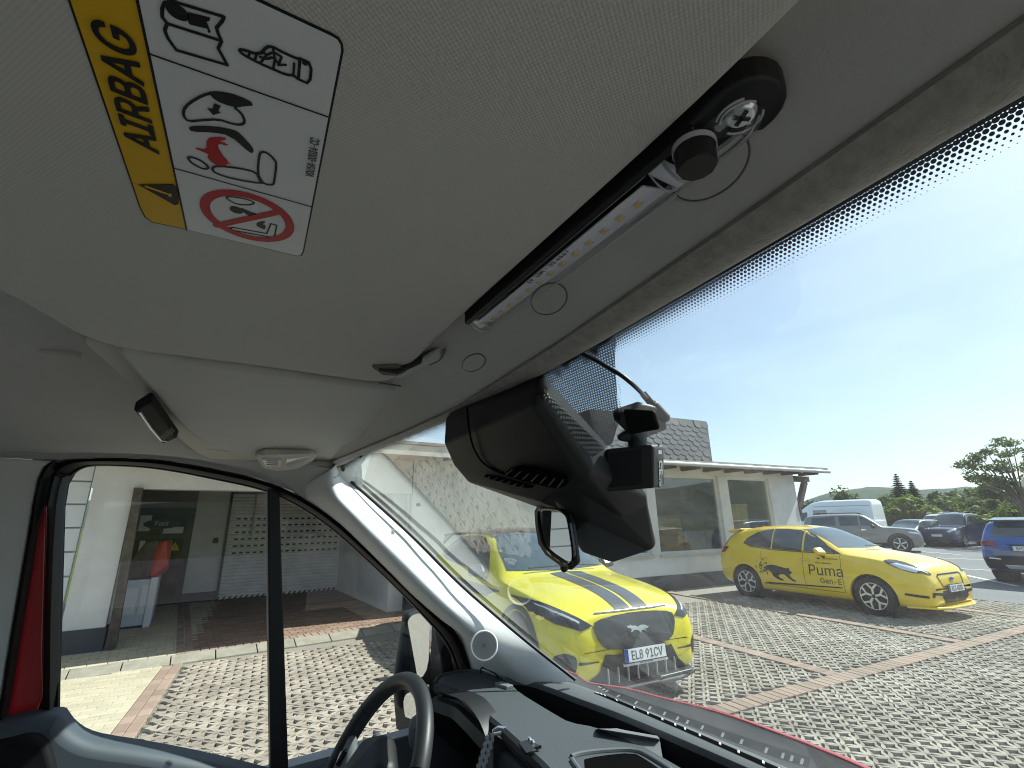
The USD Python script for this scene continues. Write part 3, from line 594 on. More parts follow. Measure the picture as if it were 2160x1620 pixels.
mc = thing('red_machine', 'red and black machine cover sitting on the grey crate', 'machine', W(-4.2, 2.0, .86))
part(mc, 'red_hood', hull([(W(-4.06, 1.75, 1.42), .05), (W(-4.00, 2.3, 1.42), .05), (W(-3.98, 1.75, 1.05), .05), (W(-4.14, 1.72, .9), .05), (W(-4.0, 2.3, .92), .05), (W(-4.18, 1.72, 1.0), .04), (W(-4.12, 1.75, 1.40), .04)], 2), 'red_plastic')
part(mc, 'dark_front', hull([(W(-4.58, 1.75, .9), .03), (W(-4.22, 1.70, .9), .03), (W(-4.18, 1.70, 1.44), .03), (W(-4.32, 1.75, 1.42), .03), (W(-4.5, 2.3, .95), .03), (W(-4.2, 2.3, 1.4), .03)], 1), 'timber_dark')
part(mc, 'hose', tube(smoothpoly([W(-4.15, 1.7, 1.40), W(-4.10, 1.62, 1.62), W(-4.25, 1.66, 1.75), W(-4.34, 1.8, 1.6)], 2, False), .012, 6), 'black_frame')
# ---------------------------------------------------------------- cars
def paint(name, col, rough=0.32, metal=0.0): mat(name, col, rough, None, (3.0, tuple(c*.93 for c in col), .4), 0.5, metal, 1.0)
paint('paint_lemon', (0.70, 0.615, 0.006)); paint('paint_gold', (0.74, 0.52, 0.010)); paint('paint_greige', (0.20, 0.185, 0.165), .35, .4); paint('paint_white', (0.72, 0.74, 0.76))
paint('paint_navy', (0.012, 0.022, 0.075), .3, .2); paint('paint_darkblue', (0.012, 0.02, 0.05), .3, .2); paint('paint_blue', (0.012, 0.075, 0.30), .3, .2); paint('paint_black', (0.012, 0.012, 0.014), .25); paint('paint_cream', (0.6, 0.58, 0.5))
mat('stripe_grey', (0.055, 0.06, 0.068), 0.38, coat=0.6); mat('clad_black', (0.022, 0.022, 0.024), 0.6); mat('tyre', (0.018, 0.018, 0.018), 0.85); mat('alloy', (0.62, 0.62, 0.62), 0.3, metal=0.6); mat('alloy_dark', (0.03, 0.03, 0.032), 0.4)
mat('chrome', (0.75, 0.76, 0.78), 0.12, metal=1.0); mat('grille_grey', (0.055, 0.06, 0.065), 0.4); mat('lamp_clear', (0.62, 0.65, 0.68), 0.10, spec=0.9, metal=0.25); mat('lamp_dark', (0.025, 0.028, 0.032), 0.06, spec=0.9); mat('lamp_red', (0.25, 0.012, 0.012), 0.12, spec=0.8)
mat('plate_white', (0.70, 0.72, 0.74), 0.4); mat('plate_blue', (0.01, 0.05, 0.30), 0.4); mat('ink_black', (0.010, 0.010, 0.011), 0.5)
mat('car_glass', (0.016, 0.026, 0.032), 0.02, spec=1.0, coat=0.6); mat('car_glass_clear', (0.04, 0.07, 0.085), 0.02, spec=0.8, coat=0.2); mat('cab_grey', (0.30, 0.31, 0.32), .6)
def cast(mesh, axis, sign, Q):
    """where axis-parallel rays through the 2D points Q (the two other coordinates, in order) first hit the mesh, coming from the side 'sign'"""
    T = mesh.triangles; o = [k for k in range(3) if k != axis]; A, Bq, Cq = T[:, 0][:, o], T[:, 1][:, o], T[:, 2][:, o]
    den = (Bq[:, 0]-A[:, 0])*(Cq[:, 1]-A[:, 1])-(Cq[:, 0]-A[:, 0])*(Bq[:, 1]-A[:, 1]); ok = np.abs(den) > 1e-12
    A, Bq, Cq, den, D = A[ok], Bq[ok], Cq[ok], den[ok], T[ok][:, :, axis]; out = np.full(len(Q), np.nan)
    for i, (x, y) in enumerate(Q):
        u = ((x-A[:, 0])*(Cq[:, 1]-A[:, 1])-(Cq[:, 0]-A[:, 0])*(y-A[:, 1]))/den; v = ((Bq[:, 0]-A[:, 0])*(y-A[:, 1])-(x-A[:, 0])*(Bq[:, 1]-A[:, 1]))/den
        h = (u >= -1e-6) & (v >= -1e-6) & (u+v <= 1+1e-6)
        if h.any(): d = D[h, 0]+u[h]*(D[h, 1]-D[h, 0])+v[h]*(D[h, 2]-D[h, 0]); out[i] = d.max() if sign > 0 else d.min()
    return out
def patch(mesh, poly, axis, sign, off=0.004, edge=0.06, cut=0):
    """a panel that lies on the body: its outline, seen along an axis, is laid on the surface and lifted by off"""
    P = np.asarray(poly, float) if not hasattr(poly, 'geom_type') else None
    pg = poly if P is None else Polygon(smoothpoly(P, cut) if cut else P)
    pg = pg.buffer(0)
    ms = []
    for g in getattr(pg, 'geoms', [pg]):
        v, f = trimesh.creation.triangulate_polygon(g, engine='earcut'); v = v[:, :2]
        v3, f = trimesh.remesh.subdivide_to_size(np.c_[v, np.zeros(len(v))], f, edge, max_iter=12); m0 = trimesh.Trimesh(v3, f); v, f = m0.vertices[:, :2], m0.faces
        d = cast(mesh, axis, sign, v); bad = np.isnan(d)
        if bad.all(): continue
        if bad.any():
            from scipy.spatial import cKDTree
            _, j = cKDTree(v[~bad]).query(v[bad]); d[bad] = d[~bad][j]
        p = np.insert(v, axis, d, axis=1); m = trimesh.Trimesh(p, f, process=False); n = m.vertex_normals.copy()
        s = np.sign(n[:, axis]*sign); s[s == 0] = 1
        if np.median(s) < 0: m.invert(); n = -n
        m = trimesh.Trimesh(p+n*off, m.faces, process=False); ms.append(m)
    return trimesh.util.concatenate(ms)
class Car:
    def __init__(s, name, label, pos, heading, prof, W, paintm, axles, rw, clear=0.16, group=None, cladding=None, arch=None, cat='car', tw=0.22):
        """heading: the direction the car faces, as an angle from +X. In its own frame x is its left, y runs from the nose to the tail, z is up"""
        s.W, s.pos, s.th = W, np.asarray(pos, float), heading; fwd = A3(math.cos(heading), math.sin(heading), 0); s.R = np.stack([A3(-fwd[1], fwd[0], 0), -fwd, zz], 1)
        s.t = thing(name, label, cat, s.pos, group); s.paint = paintm; s.axles, s.rw, s.tw = axles, rw, tw
        p = {k: np.asarray(v, float) for k, v in prof.items()}; y = p['y']; L = y[-1]; s.L = L
        Y = np.unique(np.concatenate([np.linspace(0, .12, 7), np.linspace(.12, .6, 10), np.linspace(.6, L-.5, 40), np.linspace(L-.5, L-.1, 9), np.linspace(L-.1, L, 6)]))
        g = {k: PchipInterpolator(y, v)(Y) for k, v in p.items() if k != 'y'}; rings = []
        for i in range(len(Y)):
            wm, wb, wr = g['wm'][i], g['wb'][i], g['wr'][i]; zr = g['zc'][i]-g['crown'][i]; zb = g['zb'][i]; zm = g['zm'][i]; zl = g['zbelt'][i]
            K = np.array([(0, zb), (.82*wm, zb), (.95*wm, zb+.05), (.985*wm, zb+.18), (wm, zm), (wb, zl), (wr, zr), (.6*wr, zr+.80*(g['zc'][i]-zr)), (0, g['zc'][i])]); u = np.arange(9)
            uu = np.concatenate([np.linspace(0, 1, 3)[:-1], np.linspace(1, 4, 10)[:-1], np.linspace(4, 5, 6)[:-1], np.linspace(5, 6, 7)[:-1], np.linspace(6, 8, 9)])
            xs, zs = PchipInterpolator(u, K[:, 0])(uu), PchipInterpolator(u, K[:, 1])(uu); h = np.c_[xs, np.full(len(xs), Y[i]), zs]; o = h[1:-1][::-1]*A3(-1, 1, 1); rings.append(np.vstack([h, o]))
        m = loft(rings, True, True)
        if m.volume < 0: m.invert()
        s.full = m; M = manifold3d.Manifold(manifold3d.Mesh(np.asarray(m.vertices, np.float32), np.asarray(m.faces, np.uint32)))
        ar = arch or rw+.055
        if M.status() == manifold3d.Error.NoError:
            for a in axles:
                for sg in (-1, 1): M = M - manifold3d.Manifold.cylinder(.42, ar, ar, 40, True).rotate([0, 90, 0]).translate([sg*(W-.10), a, rw-.01])
            m = tomesh(M)
        s.body = m; s.put('body', m, paintm, smooth=40)
        for a in axles:
            for sg in (-1, 1): s.put('wheel_arch', lathe([(ar-.002, 0), (ar-.012, 0), (ar-.012, .33), (0, .33), (0, .332), (ar-.002, .332)], (sg*(W-.015-.04), a, rw-.01), (-sg, 0, 0), 28), 'clad_black')
    def put(s, name, m, mt, parent=None, **k):
        m = tomesh(m); return part(parent or s.t, name, trimesh.Trimesh(m.vertices @ s.R.T + s.pos, m.faces, process=False), mt, **k)
    def side(s, name, poly, mt, sg=0, off=.004, cut=0, edge=.07, **k):
        for g in ((-1, 1) if sg == 0 else (sg,)):
            r = s.put(name, patch(s.full, poly, 0, g, off, edge, cut), mt, **k)
        return r
    def front(s, name, poly, mt, off=.004, cut=0, edge=.06, mirror=False, **k):
        for g in ((1, -1) if mirror else (1,)): r = s.put(name, patch(s.full, [(g*x, z) for x, z in poly] if not hasattr(poly, 'geom_type') else poly, 1, -1, off, edge, cut), mt, **k)
        return r
    def rear(s, name, poly, mt, off=.004, cut=0, edge=.06, mirror=False, **k):
        for g in ((1, -1) if mirror else (1,)): r = s.put(name, patch(s.full, [(g*x, z) for x, z in poly], 1, 1, off, edge, cut), mt, **k)
        return r
    def top(s, name, poly, mt, off=.004, cut=0, edge=.07, **k): return s.put(name, patch(s.full, poly, 2, 1, off, edge, cut), mt, **k)
    def wheels(s, rim='alloy', spokes=5, sides=(-1, 1), style=0):
        for a in s.axles:
            for sg in sides:
                c = A3(sg*(s.W-.012), a, s.rw); ax = A3(-sg, 0, 0); r = s.rw; R = r*.70
                w = s.put('wheel', lathe([(R*.98, .012), (R, .004), (r*.90, 0), (r*.97, .012), (r, .04), (r, s.tw-.04), (r*.96, s.tw), (R, s.tw)], c, ax, 40), 'tyre')
                s.put('rim_barrel', lathe([(R*.985, .012), (R*.93, .03), (R*.90, .12), (0, .12), (0, .122), (R, .122), (R, .02)], c, ax, 32), 'alloy_dark', w)
                s.put('rim_lip', lathe([(R*.99, .006), (R*.94, .008), (R*.94, .016), (R*.99, .016), (R*.99, .006)], c, ax, 36), rim, w)
                for k in range(spokes):
                    t = 2*math.pi*k/spokes+.3; e = A3(0, math.cos(t), math.sin(t)); f = A3(0, -math.sin(t), math.cos(t)); pts = []
                    if style == 0: pg = [(-.018, .02), (.018, .02), (.034, R*.93), (.0, R*.96), (-.034, R*.93)]
                    else: pg = [(-.016, .02), (.016, .02), (.020, R*.52), (.095, R*.86), (.062, R*.93), (0, R*.62), (-.062, R*.93), (-.095, R*.86), (-.020, R*.52)]
                    m = trimesh.creation.extrude_polygon(Polygon(pg), .022, engine='earcut'); v = m.vertices
                    q = c+ax*.010+v[:, :1]*f+v[:, 1:2]*e+v[:, 2:]*ax; m2 = trimesh.Trimesh(q, m.faces, process=False); m2 = m2 if m2.volume > 0 else (m2.invert() or m2)
                    s.put('spoke', m2, rim, w, smooth=False)
                s.put('hub_cap', lathe([(0, .004), (.03, .004), (.034, .012), (0, .014)], c, ax, 16), 'alloy_dark', w)
    def arch_trim(s, w=.06, mt='clad_black', off=.006):
        for a in s.axles:
            ring = Point(a, s.rw).buffer(s.rw+.055+w, 24).difference(Point(a, s.rw).buffer(s.rw+.055, 24)).intersection(sbox(a-2, .2, a+2, 2)); s.side('arch_trim', ring, mt, 0, off)
    def mirrors(s, y, z, mt, sides=(-1, 1), w=None):
        for g in sides:
            x = g*(w or s.W+.02)
            q = s.put('door_mirror', hull([(A3(x, y, z), .05), (A3(x+g*.13, y+.02, z+.01), .045), (A3(x, y+.05, z+.06), .045), (A3(x+g*.12, y+.07, z+.06), .04), (A3(x, y+.08, z-.02), .04)], 2), mt)
            s.put('mirror_stalk', hull([(A3(x, y+.05, z-.04), .025), (A3(x-g*.12, y+.06, z-.09), .03)], 1), 'clad_black', q)
def plate(car, o, ux, uy, text, parent=None, w=.52, h=.112, band=True, bold=False):
    n = np.cross(ux, uy); ux, uy, n = (np.asarray(k, float) for k in (ux, uy, n))
    p = car.put('number_plate', obox(np.asarray(o)+n*.004, ux*(w+.02), uy*(h+.02), n*.008), 'ink_black', smooth=False)
    car.put('plate_face', obox(np.asarray(o)+n*.0095, ux*w, uy*h, n*.003), 'plate_white', p, smooth=False)
    if band: car.put('plate_band', obox(np.asarray(o)-ux*(w/2-.022)+n*.0118, ux*.044, uy*h, n*.002), 'plate_blue', p, smooth=False)
    if text: car.put('plate_text', textm(text, h*.68, np.asarray(o)+ux*.022+n*.0115, ux, uy, .0018, bold, .80 if w > .5 else .8, True), 'ink_black', p, smooth=False)
    return p
E = dict
# ---- lemon yellow coupe-like crossover, nose towards the van
mu = Car('lemon_crossover', 'lemon yellow crossover with black roof, two dark bonnet stripes and plate EL8 91CV', (3.43, 4.12, 0), -math.pi/2, E(
    y=[0, .04, .16, .45, .9, 1.33, 1.75, 2.25, 2.75, 3.3, 3.9, 4.35, 4.62, 4.72], zc=[.60, .80, .885, .97, 1.035, 1.085, 1.32, 1.555, 1.615, 1.60, 1.47, 1.28, 1.02, .90], zb=[.33, .24, .20, .19, .19, .2, .2, .2, .2, .2, .22, .28, .40, .48],
    wm=[.66, .78, .86, .92, .945, .945, .945, .945, .945, .945, .945, .93, .86, .78], zm=[.50, .55, .58, .6, .6, .6, .6, .6, .62, .65, .7, .75, .75, .72], zbelt=[.57, .73, .80, .885, .955, 1.0, 1.02, 1.03, 1.05, 1.10, 1.14, 1.10, .95, .85],
    wb=[.58, .70, .77, .84, .87, .875, .87, .87, .87, .88, .87, .82, .76, .70], wr=[.40, .52, .62, .68, .70, .735, .66, .60, .58, .57, .54, .52, .5, .45], crown=[.03, .04, .045, .05, .05, .05, .06, .07, .07, .07, .07, .06, .05, .04]), .945, 'paint_lemon', (.86, 3.84), .365)
mu.wheels('alloy_dark', 5); mu.arch_trim(.055)
ws = mu.front('windscreen', [(-.735, 1.115), (0, 1.10), (.735, 1.115), (.655, 1.36), (.575, 1.495), (0, 1.535), (-.575, 1.495), (-.655, 1.36)], 'car_glass_clear', off=.003)
mu.front('windscreen_header', [(-.575, 1.495), (0, 1.535), (.575, 1.495), (.56, 1.54), (0, 1.585), (-.56, 1.54)], 'car_glass')
mu.top('roof_panel', [(-.59, 2.26), (0, 2.20), (.59, 2.26), (.58, 3.2), (.53, 4.25), (-.53, 4.25), (-.58, 3.2)], 'paint_black', off=.006)
mu.side('side_window', [(1.80, 1.07), (2.2, 1.08), (2.9, 1.10), (3.5, 1.15), (3.98, 1.27), (3.78, 1.38), (3.3, 1.495), (2.8, 1.525), (2.45, 1.50), (2.12, 1.375)], 'car_glass', off=.003)
mu.side('sill_cladding', [(1.30, .2), (3.4, .2), (3.4, .32), (1.30, .32)], 'clad_black')
for sg in (-1, 1): mu.top('bonnet_stripe', [(sg*.02, .07), (sg*.215, .075), (sg*.235, 1.30), (sg*.02, 1.33)], 'stripe_grey', off=.004)
mu.put('wiper', tube([A3(.55, 1.37, 1.145), A3(.2, 1.36, 1.165), A3(-.1, 1.37, 1.17)], .012, 6), 'clad_black'); mu.put('wiper', tube([A3(-.05, 1.36, 1.16), A3(-.5, 1.38, 1.15)], .012, 6), 'clad_black')
mu.front('grille_panel', [(-.53, .70), (-.50, .765), (-.2, .80), (.2, .80), (.50, .765), (.53, .70), (.47, .56), (.38, .505), (.1, .49), (-.1, .49), (-.38, .505), (-.47, .56)], 'grille_grey', off=.012, cut=1)
hl = mu.front('headlight', [(.53, .725), (.70, .825), (.84, .905), (.925, .935), (.93, .82), (.84, .74), (.66, .692)], 'lamp_dark', off=.008, mirror=True)
mu.front('headlight_strip', [(.66, .765), (.80, .845), (.87, .885), (.87, .87), (.80, .825), (.67, .752)], 'lamp_clear', off=.011, mirror=True)
mu.front('lower_intake', [(-.42, .47), (-.30, .455), (.30, .455), (.42, .47), (.50, .33), (.66, .225), (-.66, .225), (-.50, .33)], 'clad_black', off=.010)
for g in (1, -1):
    mu.front('air_curtain', [(g*.73, .50), (g*.86, .52), (g*.88, .38), (g*.81, .31), (g*.73, .36)], 'clad_black', off=.009, cut=2); mu.front('air_slot', [(g*.50, .425), (g*.72, .435), (g*.72, .41), (g*.50, .415)], 'clad_black', off=.011)
mu.put('splitter', hull([(A3(x, y, .175), .022) for x, y in ((-.72, .03), (.72, .03), (-.45, -.07), (.45, -.07), (-.9, .35), (.9, .35))], 1), 'clad_black')
mu.put('skid_lip', hull([(A3(x, y, .215), .014) for x, y in ((.18, -.075), (.62, -.045), (.68, .02), (.18, .0))], 1), 'alloy_dark')
for k in range(8): mu.put('intake_fin', obox(A3(-.42+.12*k, -.03, .29), A3(.009, 0, 0), A3(0, .02, 0), A3(0, 0, .13)), 'alloy', smooth=False)
plate(mu, A3(.02, -.060, .445), A3(1, 0, 0), A3(0, .10, 1)/math.hypot(.1, 1), 'EL8 91CV')
mu.put('plate_frame', obox(A3(.02, -.063, .372), A3(.55, 0, 0), A3(0, .012, 0), A3(0, .003, .028)), 'plate_white', smooth=False)
mu.put('plate_frame_text', textm('AUTO  CENTRUM', .014, A3(.02, -.071, .372), A3(1, 0, 0), A3(0, 0, 1), .001, False, 1.0, True), 'ink_black', smooth=False)
hp = [(-.165, .005), (-.10, .030), (-.04, .032), (0, .018), (.05, .036), (.085, .034), (.115, .052), (.125, .036), (.165, .045), (.150, .020), (.105, .010), (.10, -.012), (.13, -.03), (.085, -.024), (.06, -.008), (.0, -.022), (-.03, -.05), (-.045, -.028), (-.075, -.02), (-.115, -.045), (-.10, -.01), (-.14, -.012)]
mu.front('horse_emblem', [(-x*.85, .655+z*.85) for x, z in hp], 'chrome', off=.022, edge=.03)
mu.mirrors(1.78, 1.085, 'paint_black'); mu.front('bonnet_edge', [(-.48, .815), (.48, .815), (.46, .825), (-.46, .825)], 'clad_black', off=.006)
for g in (-1, 1): mu.put('spoiler_end', hull([(A3(g*.60, 4.0, 1.50), .02), (A3(g*.58, 4.4, 1.47), .02), (A3(g*.62, 4.35, 1.36), .02)], 1), 'paint_black')
mu.put('spoiler', hull([(A3(g*.6, y, z), .02) for g in (-1, 1) for y, z in ((3.95, 1.52), (4.38, 1.49))], 1), 'paint_black')
mu.put('roof_aerial', hull([(A3(.0, 3.65, 1.57), .03), (A3(0, 3.8, 1.60), .015)], 1), 'paint_black')
# ---- golden yellow hatchback with the cat and lettering on its doors
pu = Car('yellow_hatchback', 'golden yellow small hatchback with dark cat graphic and black lettering on its doors', (10.68, 4.43, 0), -math.pi/2, E(
    y=[0, .05, .2, .5, .95, 1.22, 1.7, 2.1, 2.55, 3.1, 3.6, 3.92, 4.12, 4.2], zc=[.58, .78, .90, .985, 1.055, 1.09, 1.335, 1.49, 1.535, 1.52, 1.455, 1.37, 1.08, .86], zb=[.34, .24, .2, .19, .19, .19, .19, .19, .19, .19, .21, .26, .34, .42],
    wm=[.62, .74, .83, .885, .90, .90, .90, .90, .90, .90, .90, .88, .82, .74], zm=[.48, .52, .55, .58, .6, .6, .6, .6, .62, .64, .68, .70, .7, .68], zbelt=[.55, .70, .80, .90, .965, .985, .99, .99, 1.0, 1.03, 1.06, 1.06, .96, .82],
    wb=[.54, .66, .74, .81, .835, .84, .835, .835, .835, .83, .81, .78, .72, .66], wr=[.38, .50, .60, .66, .69, .70, .63, .58, .565, .56, .54, .52, .52, .46], crown=[.03, .04, .045, .05, .05, .05, .06, .06, .06, .06, .06, .06, .05, .04]), .90, 'paint_gold', (.84, 3.43), .325)
pu.wheels('alloy', 5, style=1)
pu.front('windscreen', [(-.67, 1.115), (0, 1.10), (.67, 1.115), (.56, 1.40), (.53, 1.455), (0, 1.485), (-.53, 1.455), (-.56, 1.40)], 'car_glass_clear', off=.003)
S_ = -1                                                         # its right-hand side faces the van
pu.side('side_window', [(1.42, 1.02), (1.95, 1.025), (2.02, 1.025), (2.02, 1.425), (1.86, 1.36), (1.62, 1.20)], 'car_glass', 0, off=.003)
pu.side('side_window', [(2.06, 1.025), (2.72, 1.04), (2.72, 1.455), (2.4, 1.455), (2.06, 1.435)], 'car_glass', 0, off=.003)
pu.side('side_window', [(2.75, 1.045), (3.3, 1.09), (3.46, 1.14), (3.38, 1.25), (3.15, 1.38), (2.9, 1.44), (2.75, 1.455)], 'car_glass', 0, off=.003)
pu.side('quarter_trim', [(1.28, 1.005), (1.42, 1.01), (1.60, 1.17), (1.50, 1.11)], 'clad_black', 0, off=.003)
pu.side('window_trim', [(1.40, 1.0), (2.0, 1.005), (2.7, 1.018), (3.3, 1.07), (3.3, 1.082), (2.7, 1.032), (2.0, 1.018), (1.40, 1.014)], 'clad_black', 0, off=.004)
for y0 in (1.30, 2.04, 2.98):
    pu.side('door_gap', [(y0, .33 if y0 < 2.9 else .74), (y0+.008, .33 if y0 < 2.9 else .74), (y0+.008, .98), (y0, .98)], 'clad_black', 0, off=.0015)
pu.side('sill_gap', [(1.30, .325), (2.98, .325), (2.98, .333), (1.30, .333)], 'clad_black', 0, off=.0015)
for y0 in (1.98, 2.92): pu.put('door_handle', hull([(A3(-.892, y0-.08, .865), .014), (A3(-.890, y0+.10, .875), .014)], 1), 'paint_gold')
pu.side('sill_strip', [(1.35, .40), (2.85, .335), (2.98, .345), (2.9, .365), (1.35, .42)], 'clad_black', S_, off=.006)
# the cat graphic
cat_pts = [(2.20, .62), (2.235, .655), (2.225, .69), (2.25, .68), (2.30, .675), (2.42, .695), (2.54, .72), (2.66, .72), (2.74, .70), (2.78, .66), (2.76, .62), (2.70, .60), (2.64, .56), (2.62, .50), (2.56, .46), (2.48, .43), (2.40, .425), (2.39, .445), (2.46, .47), (2.50, .51), (2.44, .55), (2.36, .55), (2.28, .49), (2.20, .435), (2.13, .425), (2.12, .445), (2.20, .49), (2.24, .55), (2.20, .575), (2.17, .60)]
pu.side('cat_graphic', [(2.98-(p[0]-2.12)*1.12+.02 if 0 else p[0]+.12, p[1]+.0) for p in cat_pts], 'ink_black', S_, off=.004, edge=.05)
rr_ = np.random.default_rng(5); frag = []
for k in range(60):
    y = 2.86+abs(rr_.normal(0, .14)); z = .66+rr_.normal(0, .07)-.1*(y-2.86); a = rr_.uniform(.008, .028)*max(.25, 1-(y-2.86)*1.6); frag.append(Polygon([(y-a, z-a*.4), (y+a*.2, z-a), (y+a, z+a*.5), (y-a*.3, z+a*.7)]))
pu.side('cat_fragments', unary_union(frag), 'ink_black', S_, off=.005, edge=.2)
def lettering(car, s, h, y0, z0, name, sg=-1, bold=False, sq=1.0):
    m = meshkit.text_mesh(s, h, .001, bold); v = m.vertices.copy(); keep = v[:, 2] < .0005
    u = v[:, 0]*sq
    Q = np.c_[y0 - u if sg < 0 else y0 + u, z0 + v[:, 1]]
    d = cast(car.full, 0, sg, Q); d = np.where(np.isnan(d), np.nanmedian(d), d); car.put(name, trimesh.Trimesh(np.c_[d+sg*(.0035+v[:, 2]*1.0), Q], m.faces, process=False), 'ink_black', smooth=False)
lettering(pu, 'Puma', .185, 1.95, .605, 'lettering', sq=1.02); lettering(pu, 'Gen-E', .095, 1.74, .46, 'lettering'); lettering(pu, '100% elektrická', .030, 1.80, .835-.02, 'lettering'); lettering(pu, 'AUTO CENTRUM', .026, 1.64, .90, 'lettering')
pu.side('oval_emblem', affinity.scale(Point(1.72, .912).buffer(1, 12), .034, .014), 'ink_black', S_, off=.004)
hl = pu.front('headlight', [(.50, .735), (.60, .80), (.70, .895), (.775, .93), (.79, .86), (.72, .77), (.60, .715)], 'lamp_dark', off=.007, mirror=True, cut=1)
pu.front('headlight_lens', [(.58, .755), (.66, .83), (.73, .88), (.735, .85), (.67, .785), (.6, .74)], 'lamp_clear', off=.011, mirror=True)
pu.side('headlight_side', [(.12, .74), (.35, .80), (.62, .93), (.55, .955), (.3, .90), (.10, .80)], 'lamp_dark', 0, off=.006, cut=1); pu.side('headlight_lens', [(.16, .76), (.34, .81), (.50, .885), (.42, .90), (.25, .85), (.14, .79)], 'lamp_clear', 0, off=.010)
ol = [(-.42, .70), (-.36, .735), (.36, .735), (.42, .70), (.36, .52), (-.36, .52)]
pu.front('grille_outline', Polygon(ol).difference(Polygon(ol).buffer(-.022)), 'clad_black', off=.006)
pu.front('oval_emblem', affinity.scale(Point(0, .64).buffer(1, 16), .075, .030), 'chrome', off=.012); pu.front('oval_emblem_field', affinity.scale(Point(0, .64).buffer(1, 16), .064, .022), 'plate_blue', off=.016)
pu.front('lower_grille', [(-.40, .47), (.40, .47), (.44, .36), (.34, .27), (-.34, .27), (-.44, .36)], 'clad_black', off=.008); pu.front('air_slot', [(.40, .44), (.68, .46), (.70, .38), (.66, .38), (.64, .42), (.40, .39)], 'clad_black', off=.009, mirror=True)
pu.front('parking_sensor', [(-.035, .37), (.035, .37), (.035, .31), (-.035, .31)], 'grille_grey', off=.012)
pu.side('air_slot', [(.06, .41), (.34, .435), (.36, .40), (.06, .37)], 'clad_black', 0, off=.007)
plate(pu, A3(0, -.03, .50), A3(1, 0, 0), A3(0, 0, 1), 'EL3 4201')
pu.put('bumper_lip', hull([(A3(x, y, .215), .02) for x, y in ((-.66, .02), (.66, .02), (-.4, -.06), (.4, -.06), (-.85, .35), (.85, .35))], 1), 'paint_gold')
pu.side('tail_light', [(3.95, .93), (4.15, .90), (4.17, 1.0), (4.05, 1.06), (3.85, 1.05)], 'lamp_red', 0, off=.007); pu.side('rear_window_edge', [(3.95, 1.10), (4.08, 1.07), (4.0, 1.30), (3.9, 1.36)], 'car_glass', 0, off=.005)
pu.mirrors(1.56, 1.02, 'paint_gold', w=.93); pu.put('roof_aerial', hull([(A3(0, 3.45, 1.49), .03), (A3(0, 3.62, 1.52), .012)], 1), 'clad_black')
pu.put('spoiler', hull([(A3(g*.5, y, z), .015) for g in (-1, 1) for y, z in ((3.7, 1.44), (4.08, 1.40), (4.0, 1.36))], 1), 'paint_gold'); pu.put('wiper', tube([A3(.5, 1.25, 1.13), A3(.0, 1.26, 1.145)], .01, 6), 'clad_black')
pu.put('driver_seat', [rbox(A3(.34, 2.35, 1.05), A3(.2, 0, 0), A3(0, .06, 0), A3(0, 0, .3), .05, 1)], 'clad_black')
# ---- generic profiles for the cars further off
def suv(L=4.6, Hh=1.72, hood=1.08, belt=1.12, Wd=.92, rear=.25):
    return E(y=[0, .05, .2, .6, 1.15, 1.35, 1.8, 2.15, 2.6, L-1.2, L-.6, L-.28, L-.08, L], zc=[.70, .90, hood-.10, hood-.04, hood, hood+.03, Hh-.28, Hh-.05, Hh, Hh-.01, Hh-.04, Hh-.12, belt+.05, belt-.15], zb=[.40, .28, .22, .21, .21, .21, .21, .21, .21, .21, .24, .28, .36, .45],
        wm=[Wd-.2, Wd-.11, Wd-.05, Wd-.01, Wd, Wd, Wd, Wd, Wd, Wd, Wd, Wd-.02, Wd-.06, Wd-.12], zm=[.6]*14, zbelt=[.66, .82, hood-.16, hood-.09, hood-.05, hood-.05, belt-.02, belt, belt, belt, belt, belt, belt-.05, belt-.2], wb=[Wd-.28, Wd-.17, Wd-.12, Wd-.08, Wd-.07, Wd-.07, Wd-.07, Wd-.07, Wd-.07, Wd-.07, Wd-.07, Wd-.09, Wd-.12, Wd-.2],
        wr=[Wd-.4, Wd-.3, Wd-.24, Wd-.2, Wd-.18, Wd-.18, Wd-.24, Wd-.28, Wd-.29, Wd-.29, Wd-.29, Wd-.29, Wd-.25, Wd-.3], crown=[.03, .04, .05, .05, .05, .05, .05, .06, .06, .06, .06, .05, .05, .04])
def CP(x, y, deg, ax, w): p = onz(x, y, 0); f = A3(math.cos(math.radians(deg)), math.sin(math.radians(deg)), 0); return p+f*ax-A3(-f[1], f[0], 0)*w
g1 = Car('grey_suv', 'grey-brown large SUV with roof rails parked behind the yellow hatchback', (28.2, 12.4, 0), math.radians(-66), suv(4.9, 1.80, 1.16, 1.18, .98), .98, 'paint_greige', (.88, 3.8), .38)
g1.wheels('alloy', 5); g1.arch_trim(.06)
for a, b, c in ((1.55, 2.28, 0), (2.36, 3.15, 1), (3.30, 4.35, 2)):
    pg = {0: [(1.62, 1.22), (2.28, 1.22), (2.28, 1.66), (2.12, 1.64)], 1: [(2.36, 1.22), (3.15, 1.22), (3.15, 1.68), (2.36, 1.67)], 2: [(3.34, 1.22), (4.42, 1.24), (4.34, 1.60), (3.34, 1.68)]}[c]; g1.side('side_window', pg, 'car_glass', 0)
g1.front('windscreen', [(-.74, 1.21), (.74, 1.21), (.64, 1.66), (-.64, 1.66)], 'car_glass_clear'); g1.mirrors(1.75, 1.18, 'clad_black', w=1.0)
g1.side('sill_cladding', [(1.32, .22), (3.36, .22), (3.36, .42), (1.32, .42)], 'clad_black'); g1.side('headlight', [(.05, .80), (.5, .88), (.45, .95), (.1, .92)], 'lamp_clear'); g1.front('grille_panel', [(-.6, .55), (.6, .55), (.62, .92), (-.62, .92)], 'clad_black')
